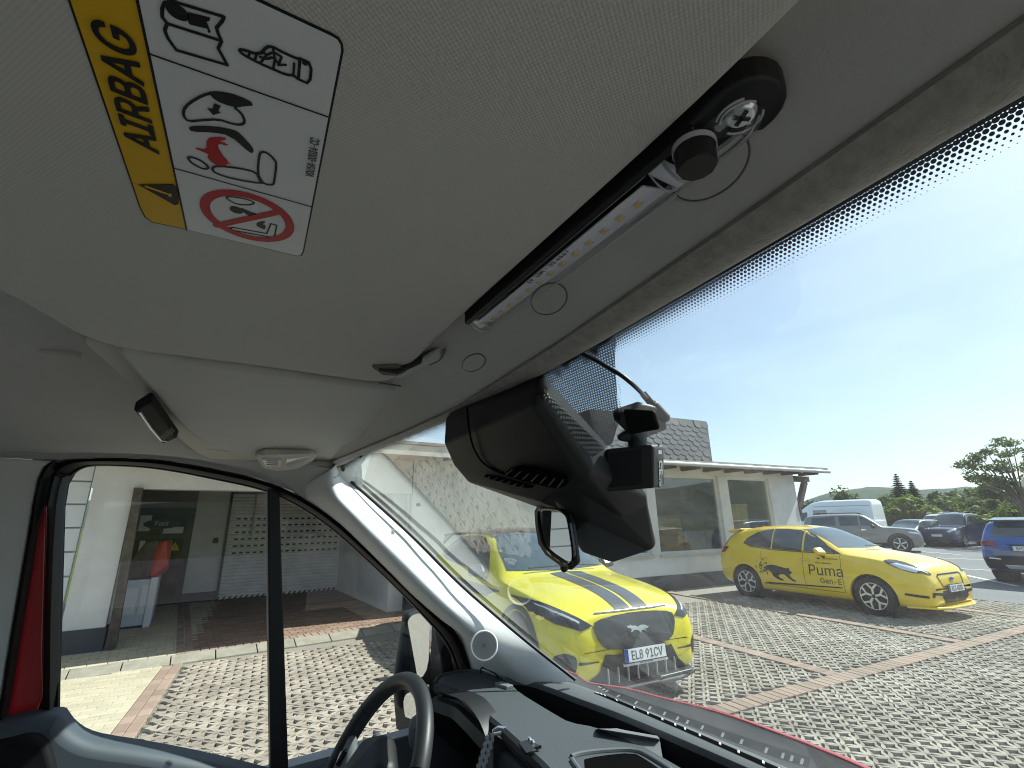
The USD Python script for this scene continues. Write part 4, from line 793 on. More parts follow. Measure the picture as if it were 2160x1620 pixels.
for sg in (-1, 1): g1.put('roof_rail', tube([A3(sg*.66, 2.2, 1.76), A3(sg*.66, 2.4, 1.84), A3(sg*.66, 4.1, 1.84), A3(sg*.66, 4.3, 1.76)], .02, 6), 'clad_black'); g1.put('door_handle', box(A3(sg*.975, 2.2, 1.02), (.03, .2, .03)), 'chrome')
for y0 in (2.32, 3.22): g1.side('door_gap', [(y0, .4), (y0+.015, .4), (y0+.015, 1.2), (y0, 1.2)], 'clad_black', 0, off=.002)
c2 = Car('navy_van', 'dark blue small passenger van facing the camera with its bonnet lit by the sun', tuple(CP(2037, 1154, 180, .82, .80)), math.radians(180), suv(4.16, 1.78, 1.08, 1.12, .88), .88, 'paint_navy', (.82, 3.3), .31)
c2.wheels('alloy', 5); c2.front('windscreen', [(-.70, 1.13), (.70, 1.13), (.60, 1.64), (-.60, 1.64)], 'car_glass_clear'); c2.side('side_window', [(1.55, 1.16), (2.4, 1.18), (2.4, 1.64), (2.1, 1.60)], 'car_glass'); c2.side('side_window', [(2.48, 1.18), (3.7, 1.18), (3.7, 1.60), (2.48, 1.64)], 'car_glass')
c2.front('grille_panel', [(-.45, .72), (.45, .72), (.38, .88), (-.38, .88)], 'clad_black'); c2.front('headlight', [(.46, .80), (.78, .98), (.80, .86), (.6, .76)], 'lamp_clear', mirror=True, off=.01); c2.front('lower_grille', [(-.6, .35), (.6, .35), (.55, .50), (-.55, .50)], 'clad_black'); c2.mirrors(1.55, 1.14, 'paint_navy')
plate(c2, A3(0, -.02, .60), A3(1, 0, 0), A3(0, 0, 1), '')
for sg in (-1, 1): c2.put('roof_rail', tube([A3(sg*.58, 2.2, 1.76), A3(sg*.58, 2.3, 1.82), A3(sg*.58, 3.6, 1.82), A3(sg*.58, 3.7, 1.74)], .018, 6), 'chrome')
c3 = Car('darkblue_hatchback', 'dark blue hatchback between the grey SUV and the small navy van', tuple(gp(1852, 34.5)), math.radians(170), suv(4.35, 1.47, .98, .98, .90), .90, 'paint_darkblue', (.9, 3.5), .31)
c3.wheels('alloy', 5); c3.front('windscreen', [(-.70, 1.03), (.70, 1.03), (.60, 1.36), (-.60, 1.36)], 'car_glass_clear'); c3.side('side_window', [(1.65, 1.01), (2.4, 1.02), (2.4, 1.36), (2.2, 1.34)], 'car_glass_clear'); c3.side('side_window', [(2.48, 1.02), (3.5, 1.04), (3.3, 1.34), (2.48, 1.37)], 'car_glass_clear'); c3.mirrors(1.6, 1.0, 'paint_darkblue'); c3.front('headlight', [(.5, .68), (.78, .78), (.78, .7), (.6, .64)], 'lamp_clear', mirror=True, off=.01)
c4 = Car('pale_suv', 'pale cream car with roof rails half hidden behind the small navy van', tuple(gp(1948, 41)), math.radians(185), suv(4.5, 1.75, 1.08, 1.1, .92), .92, 'paint_cream', (.9, 3.6), .34)
c4.wheels('alloy', 5); c4.front('windscreen', [(-.72, 1.13), (.72, 1.13), (.62, 1.60), (-.62, 1.60)], 'car_glass'); c4.side('side_window', [(1.6, 1.16), (3.9, 1.16), (3.8, 1.6), (2.1, 1.6)], 'car_glass')
for sg in (-1, 1): c4.put('roof_rail', tube([A3(sg*.6, 2.2, 1.72), A3(sg*.6, 2.3, 1.80), A3(sg*.6, 3.8, 1.80), A3(sg*.6, 3.9, 1.70)], .02, 6), 'chrome')
c5 = Car('blue_suv', 'bright blue compact SUV seen from behind at the right edge', (21.2, 5.55, 0), math.radians(3), suv(4.4, 1.62, 1.05, 1.06, .93), .93, 'paint_blue', (.88, 3.55), .36)
c5.wheels('alloy', 5); c5.arch_trim(.06); c5.rear('rear_window', [(-.62, 1.14), (.62, 1.14), (.50, 1.42), (-.50, 1.42)], 'car_glass'); c5.rear('tail_light', [(.50, .90), (.80, .93), (.83, 1.03), (.55, 1.02)], 'lamp_red', mirror=True, off=.012); c5.side('tail_light', [(4.12, .92), (4.40, .90), (4.38, 1.02), (4.2, 1.04)], 'lamp_red', off=.010)
c5.rear('bumper_cladding', [(-.80, .36), (.80, .36), (.84, .62), (.5, .68), (-.5, .68), (-.84, .62)], 'clad_black', off=.014); c5.rear('skid_plate', [(-.4, .38), (.4, .38), (.45, .46), (-.45, .46)], 'alloy', off=.02); c5.side('side_window', [(1.6, 1.10), (3.75, 1.12), (3.6, 1.42), (2.2, 1.46)], 'car_glass')
c5.put('spoiler', hull([(A3(g*.55, y, z), .025) for g in (-1, 1) for y, z in ((3.9, 1.585), (4.36, 1.53))], 1), 'paint_black'); c5.put('roof_panel', patch(c5.full, [(-.52, 2.3), (.52, 2.3), (.5, 3.9), (-.5, 3.9)], 2, 1, .006), 'paint_black')
plate(c5, A3(0, 4.425, .86), A3(-1, 0, 0), A3(0, 0, 1), 'BH2 41C', band=True); c5.rear('handle_bar', [(-.32, .93), (.32, .93), (.32, .955), (-.32, .955)], 'clad_black', off=.01); c5.rear('reflector', [(.5, .58), (.72, .60), (.72, .63), (.5, .61)], 'plate_white', mirror=True, off=.018)
def vanprof(L=5.6, Hh=2.62, Wd=.98): return E(y=[0, .06, .3, .8, 1.1, 1.5, 1.95, 2.5, 3.2, L-.4, L-.1, L-.02, L], zc=[.85, 1.0, 1.15, 1.32, 1.42, 1.82, 2.2, Hh-.10, Hh, Hh, Hh-.02, Hh-.10, Hh-.3], zb=[.45, .3, .28, .28, .28, .28, .28, .28, .28, .28, .3, .35, .4], wm=[Wd-.25, Wd-.14, Wd-.05, Wd, Wd, Wd, Wd, Wd, Wd, Wd, Wd, Wd-.02, Wd-.04], zm=[.7]*13,
    zbelt=[.8, .92, 1.05, 1.2, 1.28, 1.34, 1.4, 1.5, 1.6, 1.6, 1.6, 1.6, 1.6], wb=[Wd-.32, Wd-.2, Wd-.12, Wd-.06, Wd-.04, Wd-.04, Wd-.04, Wd-.03, Wd-.03, Wd-.03, Wd-.04, Wd-.05, Wd-.06], wr=[Wd-.45, Wd-.35, Wd-.28, Wd-.24, Wd-.22, Wd-.22, Wd-.22, Wd-.2, Wd-.16, Wd-.16, Wd-.16, Wd-.18, Wd-.2], crown=[.03, .04, .05, .06, .06, .06, .07, .10, .10, .10, .10, .08, .06])
c6 = Car('white_van', 'white high roof delivery van with lettering on its side, behind the grey SUV', (29.9, 20.9, 0), math.radians(100), vanprof(), .98, 'paint_white', (.95, 4.3), .35)
c6.pos = c6.pos; c6.wheels('alloy', 5); c6.side('side_window', [(1.45, 1.4), (2.2, 1.42), (2.2, 1.95), (1.85, 1.9)], 'car_glass'); c6.front('windscreen', [(-.78, 1.42), (.78, 1.42), (.7, 2.05), (-.7, 2.05)], 'car_glass_clear')
for sg in (-1, 1):
    c6.side('load_window', [(2.55, 1.50), (3.30, 1.50), (3.30, 2.06), (2.55, 2.06)], 'cab_grey', sg, off=.006); c6.side('side_panel', [(3.45, 1.42), (5.3, 1.42), (5.34, 2.1), (3.45, 2.1)], 'panel_white', sg, off=.006, cut=1); c6.side('roof_crease', [(2.6, 2.24), (5.5, 2.24), (5.5, 2.27), (2.6, 2.27)], 'cab_grey', sg, off=.006)
for k, (s_, w_) in enumerate((('reklamy, mobilní', 1), ('bezpečnostní', 1), ('služby', 1))): lettering(c6, s_, .11, 3.72, 1.90-.2*k, 'lettering', sg=1)
# ---------------------------------------------------------------- the red van we sit in: materials
mat('lining', (0.50, 0.488, 0.465), 0.95, (700, 0.0006), (6, (0.44, 0.43, 0.41), 0.7), sheen=0.2)
def weave(name, col, pitch, dist):
    w = 2*math.pi/pitch
    MAT[name] = usdkit.material(stage, f'/World/Looks/{name}', {'g': ('geometry', {}), 'mp': ('mapping', {'rotation': (0, 0, VA)}), 'sx': ('separate_xyz', {}), 'a': ('math', {'math_type': 'multiply', 'value2': w}), 'b': ('math', {'math_type': 'multiply', 'value2': w}), 'sa': ('math', {'math_type': 'sine'}), 'sb': ('math', {'math_type': 'sine'}), 'm': ('math', {'math_type': 'multiply'}),
        'n': ('noise_texture', {'scale': 60.0, 'detail': 3.0}), 'ad': ('math', {'math_type': 'add'}), 'bp': ('bump', {'strength': 0.35, 'distance': dist}), 'mx': ('mix_color', {'a': tuple(c*.92 for c in col), 'b': tuple(c*1.08 for c in col)}), 'mr': ('map_range', {'from_min': -1.0, 'from_max': 1.0, 'to_min': 0.0, 'to_max': 1.0}), 'p': ('principled_bsdf', {'roughness': 0.92, 'sheen_weight': 0.15, 'specular_ior_level': 0.25})},
        [('g.position', 'mp.vector'), ('mp.vector', 'sx.vector'), ('sx.x', 'a.value1'), ('sx.y', 'b.value1'), ('a.value', 'sa.value1'), ('b.value', 'sb.value1'), ('sa.value', 'm.value1'), ('sb.value', 'm.value2'), ('g.position', 'n.vector'), ('m.value', 'ad.value1'), ('n.fac', 'ad.value2'), ('ad.value', 'bp.height'), ('bp.normal', 'p.normal'), ('m.value', 'mr.value'), ('mr.result', 'mx.fac'), ('mx.result', 'p.base_color')], surface='p.BSDF')
weave('lining_weave', (0.49, 0.474, 0.448), 0.0024, 0.00035)
mat('lip_felt', (0.33, 0.312, 0.288), 0.95, (420, 0.001), (120, (0.20, 0.19, 0.175), 0.7), sheen=0.3)
mat('trim_light', (0.62, 0.625, 0.62), 0.75, (900, 0.0002)); mat('trim_cream', (0.50, 0.48, 0.43), 0.7, (700, 0.0002)); mat('trim_seam', (0.14, 0.135, 0.125), 0.9); mat('grille_silver', (0.34, 0.345, 0.35), 0.5)
mat('rubber', (0.010, 0.010, 0.010), 0.55); mat('red_paint', (0.45, 0.008, 0.012), 0.25, coat=1.0); mat('black_plastic', (0.012, 0.0125, 0.0135), 0.48, (1500, 0.0002)); mat('matt_black', (0.009, 0.009, 0.010), 0.7, spec=0.15); mat('gloss_black', (0.006, 0.006, 0.007), 0.08, spec=0.7)
mat('dash_slate', (0.048, 0.056, 0.063), 0.72, (700, 0.0006), (260, (0.075, 0.083, 0.09), 0.6)); mat('dash_grey', (0.10, 0.107, 0.112), 0.6, (900, 0.0004)); mat('dash_light', (0.16, 0.165, 0.165), 0.55, (900, 0.0003)); mat('door_slate', (0.060, 0.075, 0.090), 0.6, (900, 0.0003))
mat('wheel_leather', (0.022, 0.022, 0.023), 0.42, (500, 0.0003)); mat('silver', (0.55, 0.56, 0.57), 0.3, metal=0.9); mat('zinc', (0.62, 0.68, 0.68), 0.28, metal=0.8); mat('mirror_glass', (0.88, 0.90, 0.90), 0.01, metal=1.0)
mat('label_white', (0.62, 0.63, 0.64), 0.35); mat('label_yellow', (0.64, 0.37, 0.010), 0.4); mat('label_red', (0.42, 0.012, 0.02), 0.4); mat('label_black', (0.010, 0.010, 0.011), 0.4); mat('led_board', (0.88, 0.88, 0.95), 0.3); mat('led_chip', (0.85, 0.62, 0.22), 0.3); mat('dim_print', (0.42, 0.44, 0.46), .5)
glass('clear_plastic', (0.97, 0.97, 0.98), 0.07, 0.9, 0.04); mat('frost', (0.50, 0.51, 0.53), 0.2)
glass('windscreen_glass', (0.80, 0.91, 0.91), 0.05, 1.0, dust=0.030); glass('side_glass', (0.86, 0.91, 0.90), 0.04, 0.9)
def dots(name, pitch, rule):
    """black print with a lattice of dots. rule 'fade': dots shrink with v; 'holes': clear holes in black"""
    n = {'tc': ('texture_coordinate', {}), 's': ('separate_xyz', {}), 'uv_u': ('math', {'math_type': 'divide', 'value2': pitch}), 'uv_v': ('math', {'math_type': 'divide', 'value2': pitch*.866}), 'fl': ('math', {'math_type': 'floor'}), 'md': ('math', {'math_type': 'floored_modulo', 'value2': 2.0}), 'hf': ('math', {'math_type': 'multiply_add', 'value2': 0.5}),
         'fu': ('math', {'math_type': 'fraction'}), 'fv': ('math', {'math_type': 'fraction'}), 'cu': ('math', {'math_type': 'subtract', 'value2': 0.5}), 'cv': ('math', {'math_type': 'subtract', 'value2': 0.5}), 'cv2': ('math', {'math_type': 'multiply', 'value2': 0.866}), 'u2': ('math', {'math_type': 'multiply'}), 'v2': ('math', {'math_type': 'multiply'}), 'ad': ('math', {'math_type': 'add'}), 'sq': ('math', {'math_type': 'sqrt'}),
         'rv': ('map_range', {'from_min': 0.004, 'from_max': 0.018, 'to_min': 0.56, 'to_max': 0.14}), 'lt': ('math', {'math_type': 'less_than'}), 'p': ('principled_bsdf', {'base_color': (0.004, 0.004, 0.006), 'roughness': 0.4}), 't': ('transparent_bsdf', {}), 'm': ('mix_closure', {})}
    l = [('tc.UV', 's.vector'), ('s.x', 'uv_u.value1'), ('s.y', 'uv_v.value1'), ('uv_v.value', 'fl.value1'), ('fl.value', 'md.value1'), ('md.value', 'hf.value1'), ('uv_u.value', 'hf.value3'), ('hf.value', 'fu.value1'), ('uv_v.value', 'fv.value1'), ('fu.value', 'cu.value1'), ('fv.value', 'cv.value1'), ('cv.value', 'cv2.value1'), ('cu.value', 'u2.value1'), ('cu.value', 'u2.value2'), ('cv2.value', 'v2.value1'), ('cv2.value', 'v2.value2'), ('u2.value', 'ad.value1'), ('v2.value', 'ad.value2'), ('ad.value', 'sq.value1'), ('sq.value', 'lt.value1'), ('lt.value', 'm.fac')]
    if rule == 'fade': l += [('s.y', 'rv.value'), ('rv.result', 'lt.value2'), ('t.BSDF', 'm.closure1'), ('p.BSDF', 'm.closure2')]
    else: n['lt'][1]['value2'] = 0.27; del n['rv']; l += [('p.BSDF', 'm.closure1'), ('t.BSDF', 'm.closure2')]
    MAT[name] = usdkit.material(stage, f'/World/Looks/{name}', n, l, surface='m.closure')
dots('frit_fade', 0.0027, 'fade'); dots('frit_holes', 0.0032, 'holes')

# ---------------------------------------------------------------- the van
van = thing('red_van', 'red van seen from inside: grey roof lining, dark dashboard, pale windscreen pillar and driver door', 'van', V(.3, .4, 0))
PW, NW = V(.30, 1.15, 1.86), FV*math.sin(math.radians(44))+zz*math.cos(math.radians(44))
DW = -NW @ zz*0*zz + (FV*math.cos(math.radians(44))-zz*math.sin(math.radians(44)))      # down the windscreen's slope
def onW(x, y, off=0.0): return onplane(x, y, PW-NW*off, NW)
def tov(p): p = np.asarray(p)-C; return A3(p @ FV, p @ LV, p[2]+H)
def WS(b, s, off=0.0): return PW+LV*(b-1.15)+DW*s-NW*off           # a point of the windscreen from b and the distance down its slope
def sof(p): return float((np.asarray(p)-PW) @ DW)
def line(px, f, n=None): return np.array([f(*q) for q in px])
# roof above everything and the side of the roof lining down to the driver's door
edge_px = [(-400, 930), (-60, 962), (40, 968), (124, 970), (190, 966), (300, 966), (372, 974), (455, 989), (538, 1007), (622, 1038), (660, 1062)]
ep = np.array([tov(onb(*q, 1.285)) for q in edge_px]); ep = ep[np.argsort(ep[:, 0])]
za = lambda a: np.interp(a, ep[:, 0], ep[:, 2])
rows = []
for a in np.linspace(-1.2, .36, 40):
    ze = za(a); prof = [(-.75, 1.90), (-.55, 1.955), (-.2, 1.975), (.4, 1.98), (.75, 1.97), (.98, 1.945), (1.12, 1.915), (1.20, 1.886), (1.25, .5*(1.872+ze)), (1.275, ze+.012), (1.285, ze)]
    rows.append([V(a, b, z) for b, z in prof])
part(van, 'roof_lining', grid(rows), 'lining', smooth=True)
part(van, 'roof_skin', thick([[V(-1.2, -.85, 2.03), V(-1.2, 1.3, 2.03)], [V(.33, -.85, 2.03), V(.33, 1.3, 2.03)]], A3(0, 0, .02)), 'red_paint', smooth=False)
# front strip of the roof lining, ending in the rounded felt lip over the windscreen
zc_ = lambda b: 1.93-.062*np.clip((b-.5)/.7, 0, 1.3)**2
gl = np.array([tov(onz(*q, 1.93)) for q in [(2160, 44), (1850, 261), (1588, 444), (1400, 573), (1185, 720), (1080, 778)]]); fl_ = np.array([tov(onW(*q)) for q in [(2160, 183), (1713, 450), (1480, 588), (1250, 722), (1080, 815), (960, 872), (850, 918), (760, 957), (735, 972)]])
ag = lambda b: np.interp(b, gl[::1, 1], gl[:, 0]); bs = np.concatenate([np.linspace(-.8, 0, 6), np.linspace(.02, 1.3, 60)])
fs = np.array([sof(V(*p)) for p in fl_]); fb = fl_[:, 1]; se = lambda b: np.interp(b, fb, fs)
g1_, g2_, v1_ = onW(1588, 444, .026), onW(1185, 720, .026), onz(1470, 239, 1.930)      # the plane of the strip
NS = np.cross(g2_-g1_, v1_-g1_); NS /= np.linalg.norm(NS); NS = NS if NS[2] < 0 else -NS
onS = lambda x, y, o=0.0: onplane(x, y, g1_+NS*o, NS)
def SA(b, a, o=0.0):                                           # a point of the strip from b and a
    p = V(a, b, 0); z = g1_[2]-(NS[0]*(p[0]-g1_[0])+NS[1]*(p[1]-g1_[1]))/NS[2]; return A3(p[0], p[1], z)+NS*o
gl = np.array([tov(onS(*q)) for q in [(2160, 44), (1850, 261), (1588, 444), (1400, 573), (1185, 720), (1080, 786), (960, 862), (850, 912)]]); ag = lambda b: np.interp(b, gl[:, 1], gl[:, 0])
rows, lip = [], []
for b in bs:
    a_g = float(ag(b)); e = WS(b, se(b), .002); g_ = SA(b, a_g)
    rows.append([SA(b, -.02), SA(b, .1), SA(b, a_g-.03), SA(b, a_g-.006), SA(b, a_g, -.004)])
    d = e-g_; nl = np.cross(LV, d); nl /= np.linalg.norm(nl); nl = nl if nl @ (C-g_) > 0 else -nl; h = .30*np.linalg.norm(d)
    lip.append([SA(b, a_g-.014, -.006), SA(b, a_g-.001, -.003), SA(b, a_g, .0030)]+[g_+d*t+nl*h*(math.sin(math.pi*t)**.6) for t in (.1, .25, .4, .6, .75, .88, .96)]+[e, e+NW*.006])
part(van, 'front_lining', grid(rows), 'lining', smooth=40); part(van, 'felt_lip', grid(lip), 'lip_felt', smooth=50)
s1_ = FV-NS*(FV @ NS); s1_ /= np.linalg.norm(s1_); s2_ = np.cross(NS, s1_)
for c, rx, ry in (((1490, 352), .016, .023), ((1156, 632), .012, .021), ((998, 766), .0085, .023)):   # blind caps in the lining
    p = onS(*c, .0012); th = np.linspace(0, 6.283, 33)[:-1]
    k = part(van, 'blind_cap', panel([p+rx*math.cos(t)*s1_+ry*math.sin(t)*s2_ for t in th], -NS*.003, .0006, 0), 'lining'); part(k, 'cap_gap', tube([p-NS*.0008+(rx+.0006)*math.cos(t)*s1_+(ry+.0006)*math.sin(t)*s2_ for t in np.linspace(0, 6.283, 49)], .0006, 5), 'trim_seam')
# overhead panel with the airbag label, driver's panel, cream edge moulding
zP = 1.905
vis_px = [(1850, -125), (1720, 0), (1470, 239), (1220, 460), (977, 672), (924, 720), (862, 782), (838, 802), (800, 810), (700, 797), (560, 777), (400, 757), (300, 745), (235, 734), (150, 706), (75, 662), (0, 622), (-160, 540), (-500, 380), (-700, 100), (-500, -300), (600, -420), (1700, -420)]
def rnd(px, f): return [f(*q) for q in px]
part(van, 'overhead_panel', panel(rnd(vis_px, lambda x, y: onz(x, y, zP)), A3(0, 0, .028), .010, 2), 'lining_weave', smooth=60)
PT = V(0, .62, 1.908); NT = np.cross(FV, LV*1.0-zz*.095); NT /= np.linalg.norm(NT)
onT = lambda x, y, o=0.0: onplane(x, y, PT+NT*o, NT)
drv_px = [(236, 736), (300, 750), (400, 765), (560, 785), (700, 806), (800, 818), (850, 823), (895, 820), (903, 824), (898, 838), (850, 872), (800, 905), (745, 935), (690, 953), (640, 961), (560, 962), (500, 957), (450, 944), (410, 924), (370, 890), (320, 830), (270, 775)]
part(van, 'driver_visor', panel(rnd(drv_px, onT), NT*.03, .008, 2), 'lining', smooth=60)
edg_px = [(150, 708), (236, 730), (560, 770), (850, 815), (900, 815), (915, 822), (850, 885), (765, 946), (735, 968), (715, 984), (640, 996), (560, 994), (490, 984), (435, 968), (380, 932), (330, 868), (250, 790)]
part(van, 'edge_moulding', panel(rnd(edg_px, lambda x, y: onT(x, y, .014)), NT*.02, .004, 2), 'trim_cream', smooth=60)
part(van, 'visor_seam', tube(smoothpoly(rnd([(800, 808), (850, 815), (897, 820), (905, 824), (897, 840)], lambda x, y: onT(x, y, -.0005)), 2, False), .0012, 6), 'trim_seam')
for q in (((440, 948), (480, 952)), ((845, 882), (880, 878))): part(van, 'mould_mark', obox((onT(*q[0], .0135)+onT(*q[1], .0135))/2, onT(*q[1], .0135)-onT(*q[0], .0135), FV*.004, zz*.0006), 'lining', smooth=False)
# pivot and hook of the overhead panel
hk = part(van, 'visor_pivot', hull([(onz(x, y, zP-.001), .003) for x, y in ((790, 772), (835, 770), (855, 776), (845, 788), (810, 787))], 1), 'trim_seam')
part(hk, 'pivot_pin', tube([onz(800, 778, zP-.004), onz(838, 782, zP-.005), onz(905, 752, zP+.006)], [.003, .0045, .004], 8), 'black_plastic')
part(hk, 'hook', hull([(onz(x, y, zP+.006), .005) for x, y in ((862, 775), (900, 758), (925, 742), (930, 748))]+[(onz(838, 792, zP-.002), .004)], 2), 'lining')
part(hk, 'hook_end', tube(smoothpoly([onz(x, y, zP+.002) for x, y in ((905, 768), (925, 760), (935, 748), (935, 738))], 2, False), .0018, 6), 'trim_seam')
# black clip on the rear edge of the moulding
cp = part(van, 'retaining_clip', rbox(onT(334, 888, -.012), onT(334+22, 888+28, -.012)-onT(334-4, 888-6, -.012), (onT(350, 880, -.012)-onT(318, 898, -.012))*.42, NT*.008, .004, 2), 'matt_black')
part(cp, 'clip_ribs', [obox(onT(344+4*k, 922-3.2*k, -.019), (onT(352, 912, 0)-onT(346, 906, 0))*1.2, (onT(350, 900, 0)-onT(347, 902, 0))*.5, NT*.002) for k in range(6)], 'black_plastic', smooth=False)
part(cp, 'clip_edge', tube([onT(294, 868, -.02), onT(318, 902, -.021), onT(340, 928, -.02), onT(352, 930, -.018)], .0022, 8), 'silver')
hb = part(van, 'coat_hook', rbox(onplane(130, 742, V(0, 0, 1.958), zz), (onplane(163, 745, V(0, 0, 1.958), zz)-onplane(97, 739, V(0, 0, 1.958), zz))*.5, FV*.009, zz*.006, .004, 2), 'lining')
# map lamp
ml = part(van, 'map_lamp', hull([(onT(x, y, -.006), .006) for x, y in ((545, 958), (560, 952), (650, 954), (662, 958), (655, 968), (625, 984), (585, 988), (560, 982))], 2), 'trim_cream')
part(ml, 'lens', hull([(onT(x, y, -.011), .004) for x, y in ((610, 966), (652, 960), (645, 970), (622, 981), (605, 978))], 1), 'clear_plastic'); part(ml, 'lens_base', hull([(onT(x, y, -.009), .0035) for x, y in ((610, 966), (652, 960), (645, 970), (622, 981), (605, 978))], 1), 'label_white')
part(ml, 'switch', hull([(onT(x, y, -.0135), .003) for x, y in ((556, 968), (590, 970), (590, 982), (562, 980))], 1), 'label_white'); part(ml, 'switch_bar', [tube([onT(562, 972+4*k, -.017), onT(586, 973+4*k, -.017)], .0008, 5) for k in range(3)], 'dash_grey')
part(ml, 'bezel_rib', tube(smoothpoly([onT(x, y, -.012) for x, y in ((545, 960), (580, 958), (620, 958), (658, 956))], 2, False), .002, 6), 'trim_light')
# ---- driver's door side: light centre pillar trim, seals, red door frame, panes and the divider bar
def strip_b(px, b): return [onb(*q, b) for q in px]
part(van, 'centre_pillar_trim', panel(strip_b([(-500, 950), (-60, 962), (60, 969), (108, 972), (90, 985), (78, 1010), (68, 1060), (58, 1120), (46, 1190), (10, 1400), (0, 1470), (-60, 1640), (-700, 1640)], 1.268), LV*.02, .004, 0), 'trim_light', smooth=50)
seal_o = [(99, 983), (124, 970), (190, 966), (300, 966), (372, 974), (455, 989), (538, 1007), (622, 1038), (708, 1094), (816, 1198), (869, 1251), (930, 1304), (964, 1332), (988, 1388), (1003, 1440), (1012, 1520), (1000, 1700)]
seal_i = [(146, 1006), (172, 986), (205, 981), (300, 985), (372, 995), (455, 1012), (538, 1029), (600, 1050), (690, 1105), (790, 1196), (846, 1250), (905, 1312), (940, 1352), (962, 1400), (972, 1450), (980, 1520), (970, 1700)]
so, si = smoothpoly(strip_b(seal_o, 1.284), 2, False), smoothpoly(strip_b(seal_i, 1.302), 2, False); n = min(len(so), len(si)); m_ = (so+si)/2-LV*.012
part(van, 'door_seal', grid(np.stack([so+LV*.012, so, so*.7+m_*.3-LV*.004, so*.55+m_*.45+LV*.004, m_, si*.6+m_*.4-LV*.002, si*.75+m_*.25+LV*.006, si, si+LV*.012], 0)), 'rubber', smooth=50)
part(van, 'rear_seal', grid(np.stack([np.array(strip_b([(78+k*(99-78)/1, 0) for k in ()], 1.27)) if 0 else np.array(strip_b(p, b_)) for p, b_ in (([(108, 968), (90, 985), (78, 1010), (68, 1060), (58, 1120), (46, 1190), (10, 1400), (0, 1470), (-30, 1620)], 1.286), ([(114, 972), (97, 992), (86, 1015), (76, 1062), (68, 1122), (56, 1192), (22, 1400), (12, 1470), (-18, 1620)], 1.262), ([(124, 976), (108, 1002), (100, 1030), (92, 1075), (80, 1125), (70, 1195), (36, 1400), (25, 1470), (-6, 1620)], 1.292))], 0)), 'rubber', smooth=50)
part(van, 'red_door_frame', panel(strip_b([(99, 1068), (97, 1150), (93, 1300), (87, 1530), (-10, 1560), (20, 1440), (40, 1330), (62, 1210), (80, 1100), (92, 1068)], 1.296), LV*.012, .003, 1), 'red_paint', smooth=50)
part(van, 'inner_seal', grid(np.stack([np.array(strip_b(p, b_)) for p, b_ in (([(116, 1004), (108, 1034), (101, 1068), (97, 1160), (93, 1300), (88, 1535)], 1.296), ([(132, 1008), (124, 1034), (118, 1068), (112, 1160), (107, 1300), (104, 1535)], 1.278), ([(148, 1000), (139, 1022), (134, 1068), (130, 1160), (124, 1300), (122, 1440)], 1.300), ([(152, 1004), (142, 1022), (137, 1068), (133, 1160), (127, 1300), (125, 1440)], 1.312))], 0)), 'rubber', smooth=50)
part(van, 'door_frame_core', panel(strip_b([(70, 955), (160, 962), (160, 990), (142, 1020), (134, 1070), (123, 1440), (121, 1530), (-40, 1560), (40, 1200)], 1.325), LV*.02, 0, 0), 'matt_black', smooth=False)
part(van, 'side_pane', sheet(0, [(0, 0)]*3) if 0 else trimesh.Trimesh(np.array(strip_b([(60, 940), (60, 1700), (585, 1700), (585, 940)], 1.305)), [[0, 2, 1], [0, 3, 2]], process=False), 'side_glass', smooth=False)
part(van, 'quarter_pane', trimesh.Trimesh(np.array(strip_b([(585, 940), (585, 1700), (1040, 1700), (1040, 1300)], 1.3052)), [[0, 2, 1], [0, 3, 2]], process=False), 'side_glass', smooth=False)
part(van, 'divider_bar', panel(strip_b([(564, 1030), (590, 1040), (598, 1300), (610, 1660), (571, 1660), (566, 1300)], 1.29), LV*.03, .004, 0), 'rubber', smooth=50)
part(van, 'sail_panel', panel(strip_b([(905, 1296), (950, 1320), (985, 1380), (1000, 1450), (1000, 1560), (930, 1560), (936, 1430), (925, 1340)], 1.335), LV*.01, 0, 1), 'matt_black'); part(van, 'red_door_edge', tube(smoothpoly(strip_b([(951, 1345), (958, 1380), (962, 1420), (964, 1480)], 1.33), 2, False), .0035, 6), 'red_paint')
dp = part(van, 'door_trim', panel(strip_b([(-500, 1560), (-60, 1540), (20, 1527), (55, 1519), (100, 1514), (124, 1513), (130, 1522), (145, 1543), (174, 1563), (215, 1574), (310, 1587), (447, 1613), (560, 1640), (700, 1680), (700, 2400), (-500, 2400)], 1.235), LV*.06, .02, 1), 'door_slate', smooth=60)
part(dp, 'trim_lower', panel(strip_b([(-500, 1640), (0, 1570), (60, 1550), (95, 1562), (110, 1600), (130, 1700), (130, 2400), (-500, 2400)], 1.215), LV*.03, .008, 2), 'matt_black', smooth=60)
# outside: door mirror
dm = part(van, 'door_mirror', hull([(onb(x, y, b), .02) for x, y, b in ((862, 1302, 1.50), (890, 1292, 1.50), (925, 1302, 1.52), (930, 1330, 1.5), (922, 1470, 1.5), (848, 1478, 1.5), (842, 1440, 1.5))]+[(onb(x, y, 1.60)+FV*.08, .02) for x, y in ((880, 1310), (925, 1320), (925, 1450), (870, 1450))], 2), 'black_plastic')
mp = [onb(x, y, 1.478) for x, y in ((858, 1312), (868, 1297), (888, 1293), (903, 1300), (908, 1330), (900, 1440), (846, 1445), (850, 1380))]
def mirror_face(px, b, tow): P = np.array([onb(x, y, b) for x, y in px]); return P
nmir = (-FV*.92-LV*.30-zz*.10); nmir /= np.linalg.norm(nmir); cm = onb(878, 1370, 1.45)
part(dm, 'mirror_face', panel([onplane(x, y, cm, nmir) for x, y in ((858, 1312), (868, 1297), (888, 1293), (905, 1300), (908, 1330), (902, 1432), (850, 1436), (852, 1380))], -nmir*.006, .001, 2), 'mirror_glass', smooth=30)
cm2 = onb(866, 1500, 1.45)
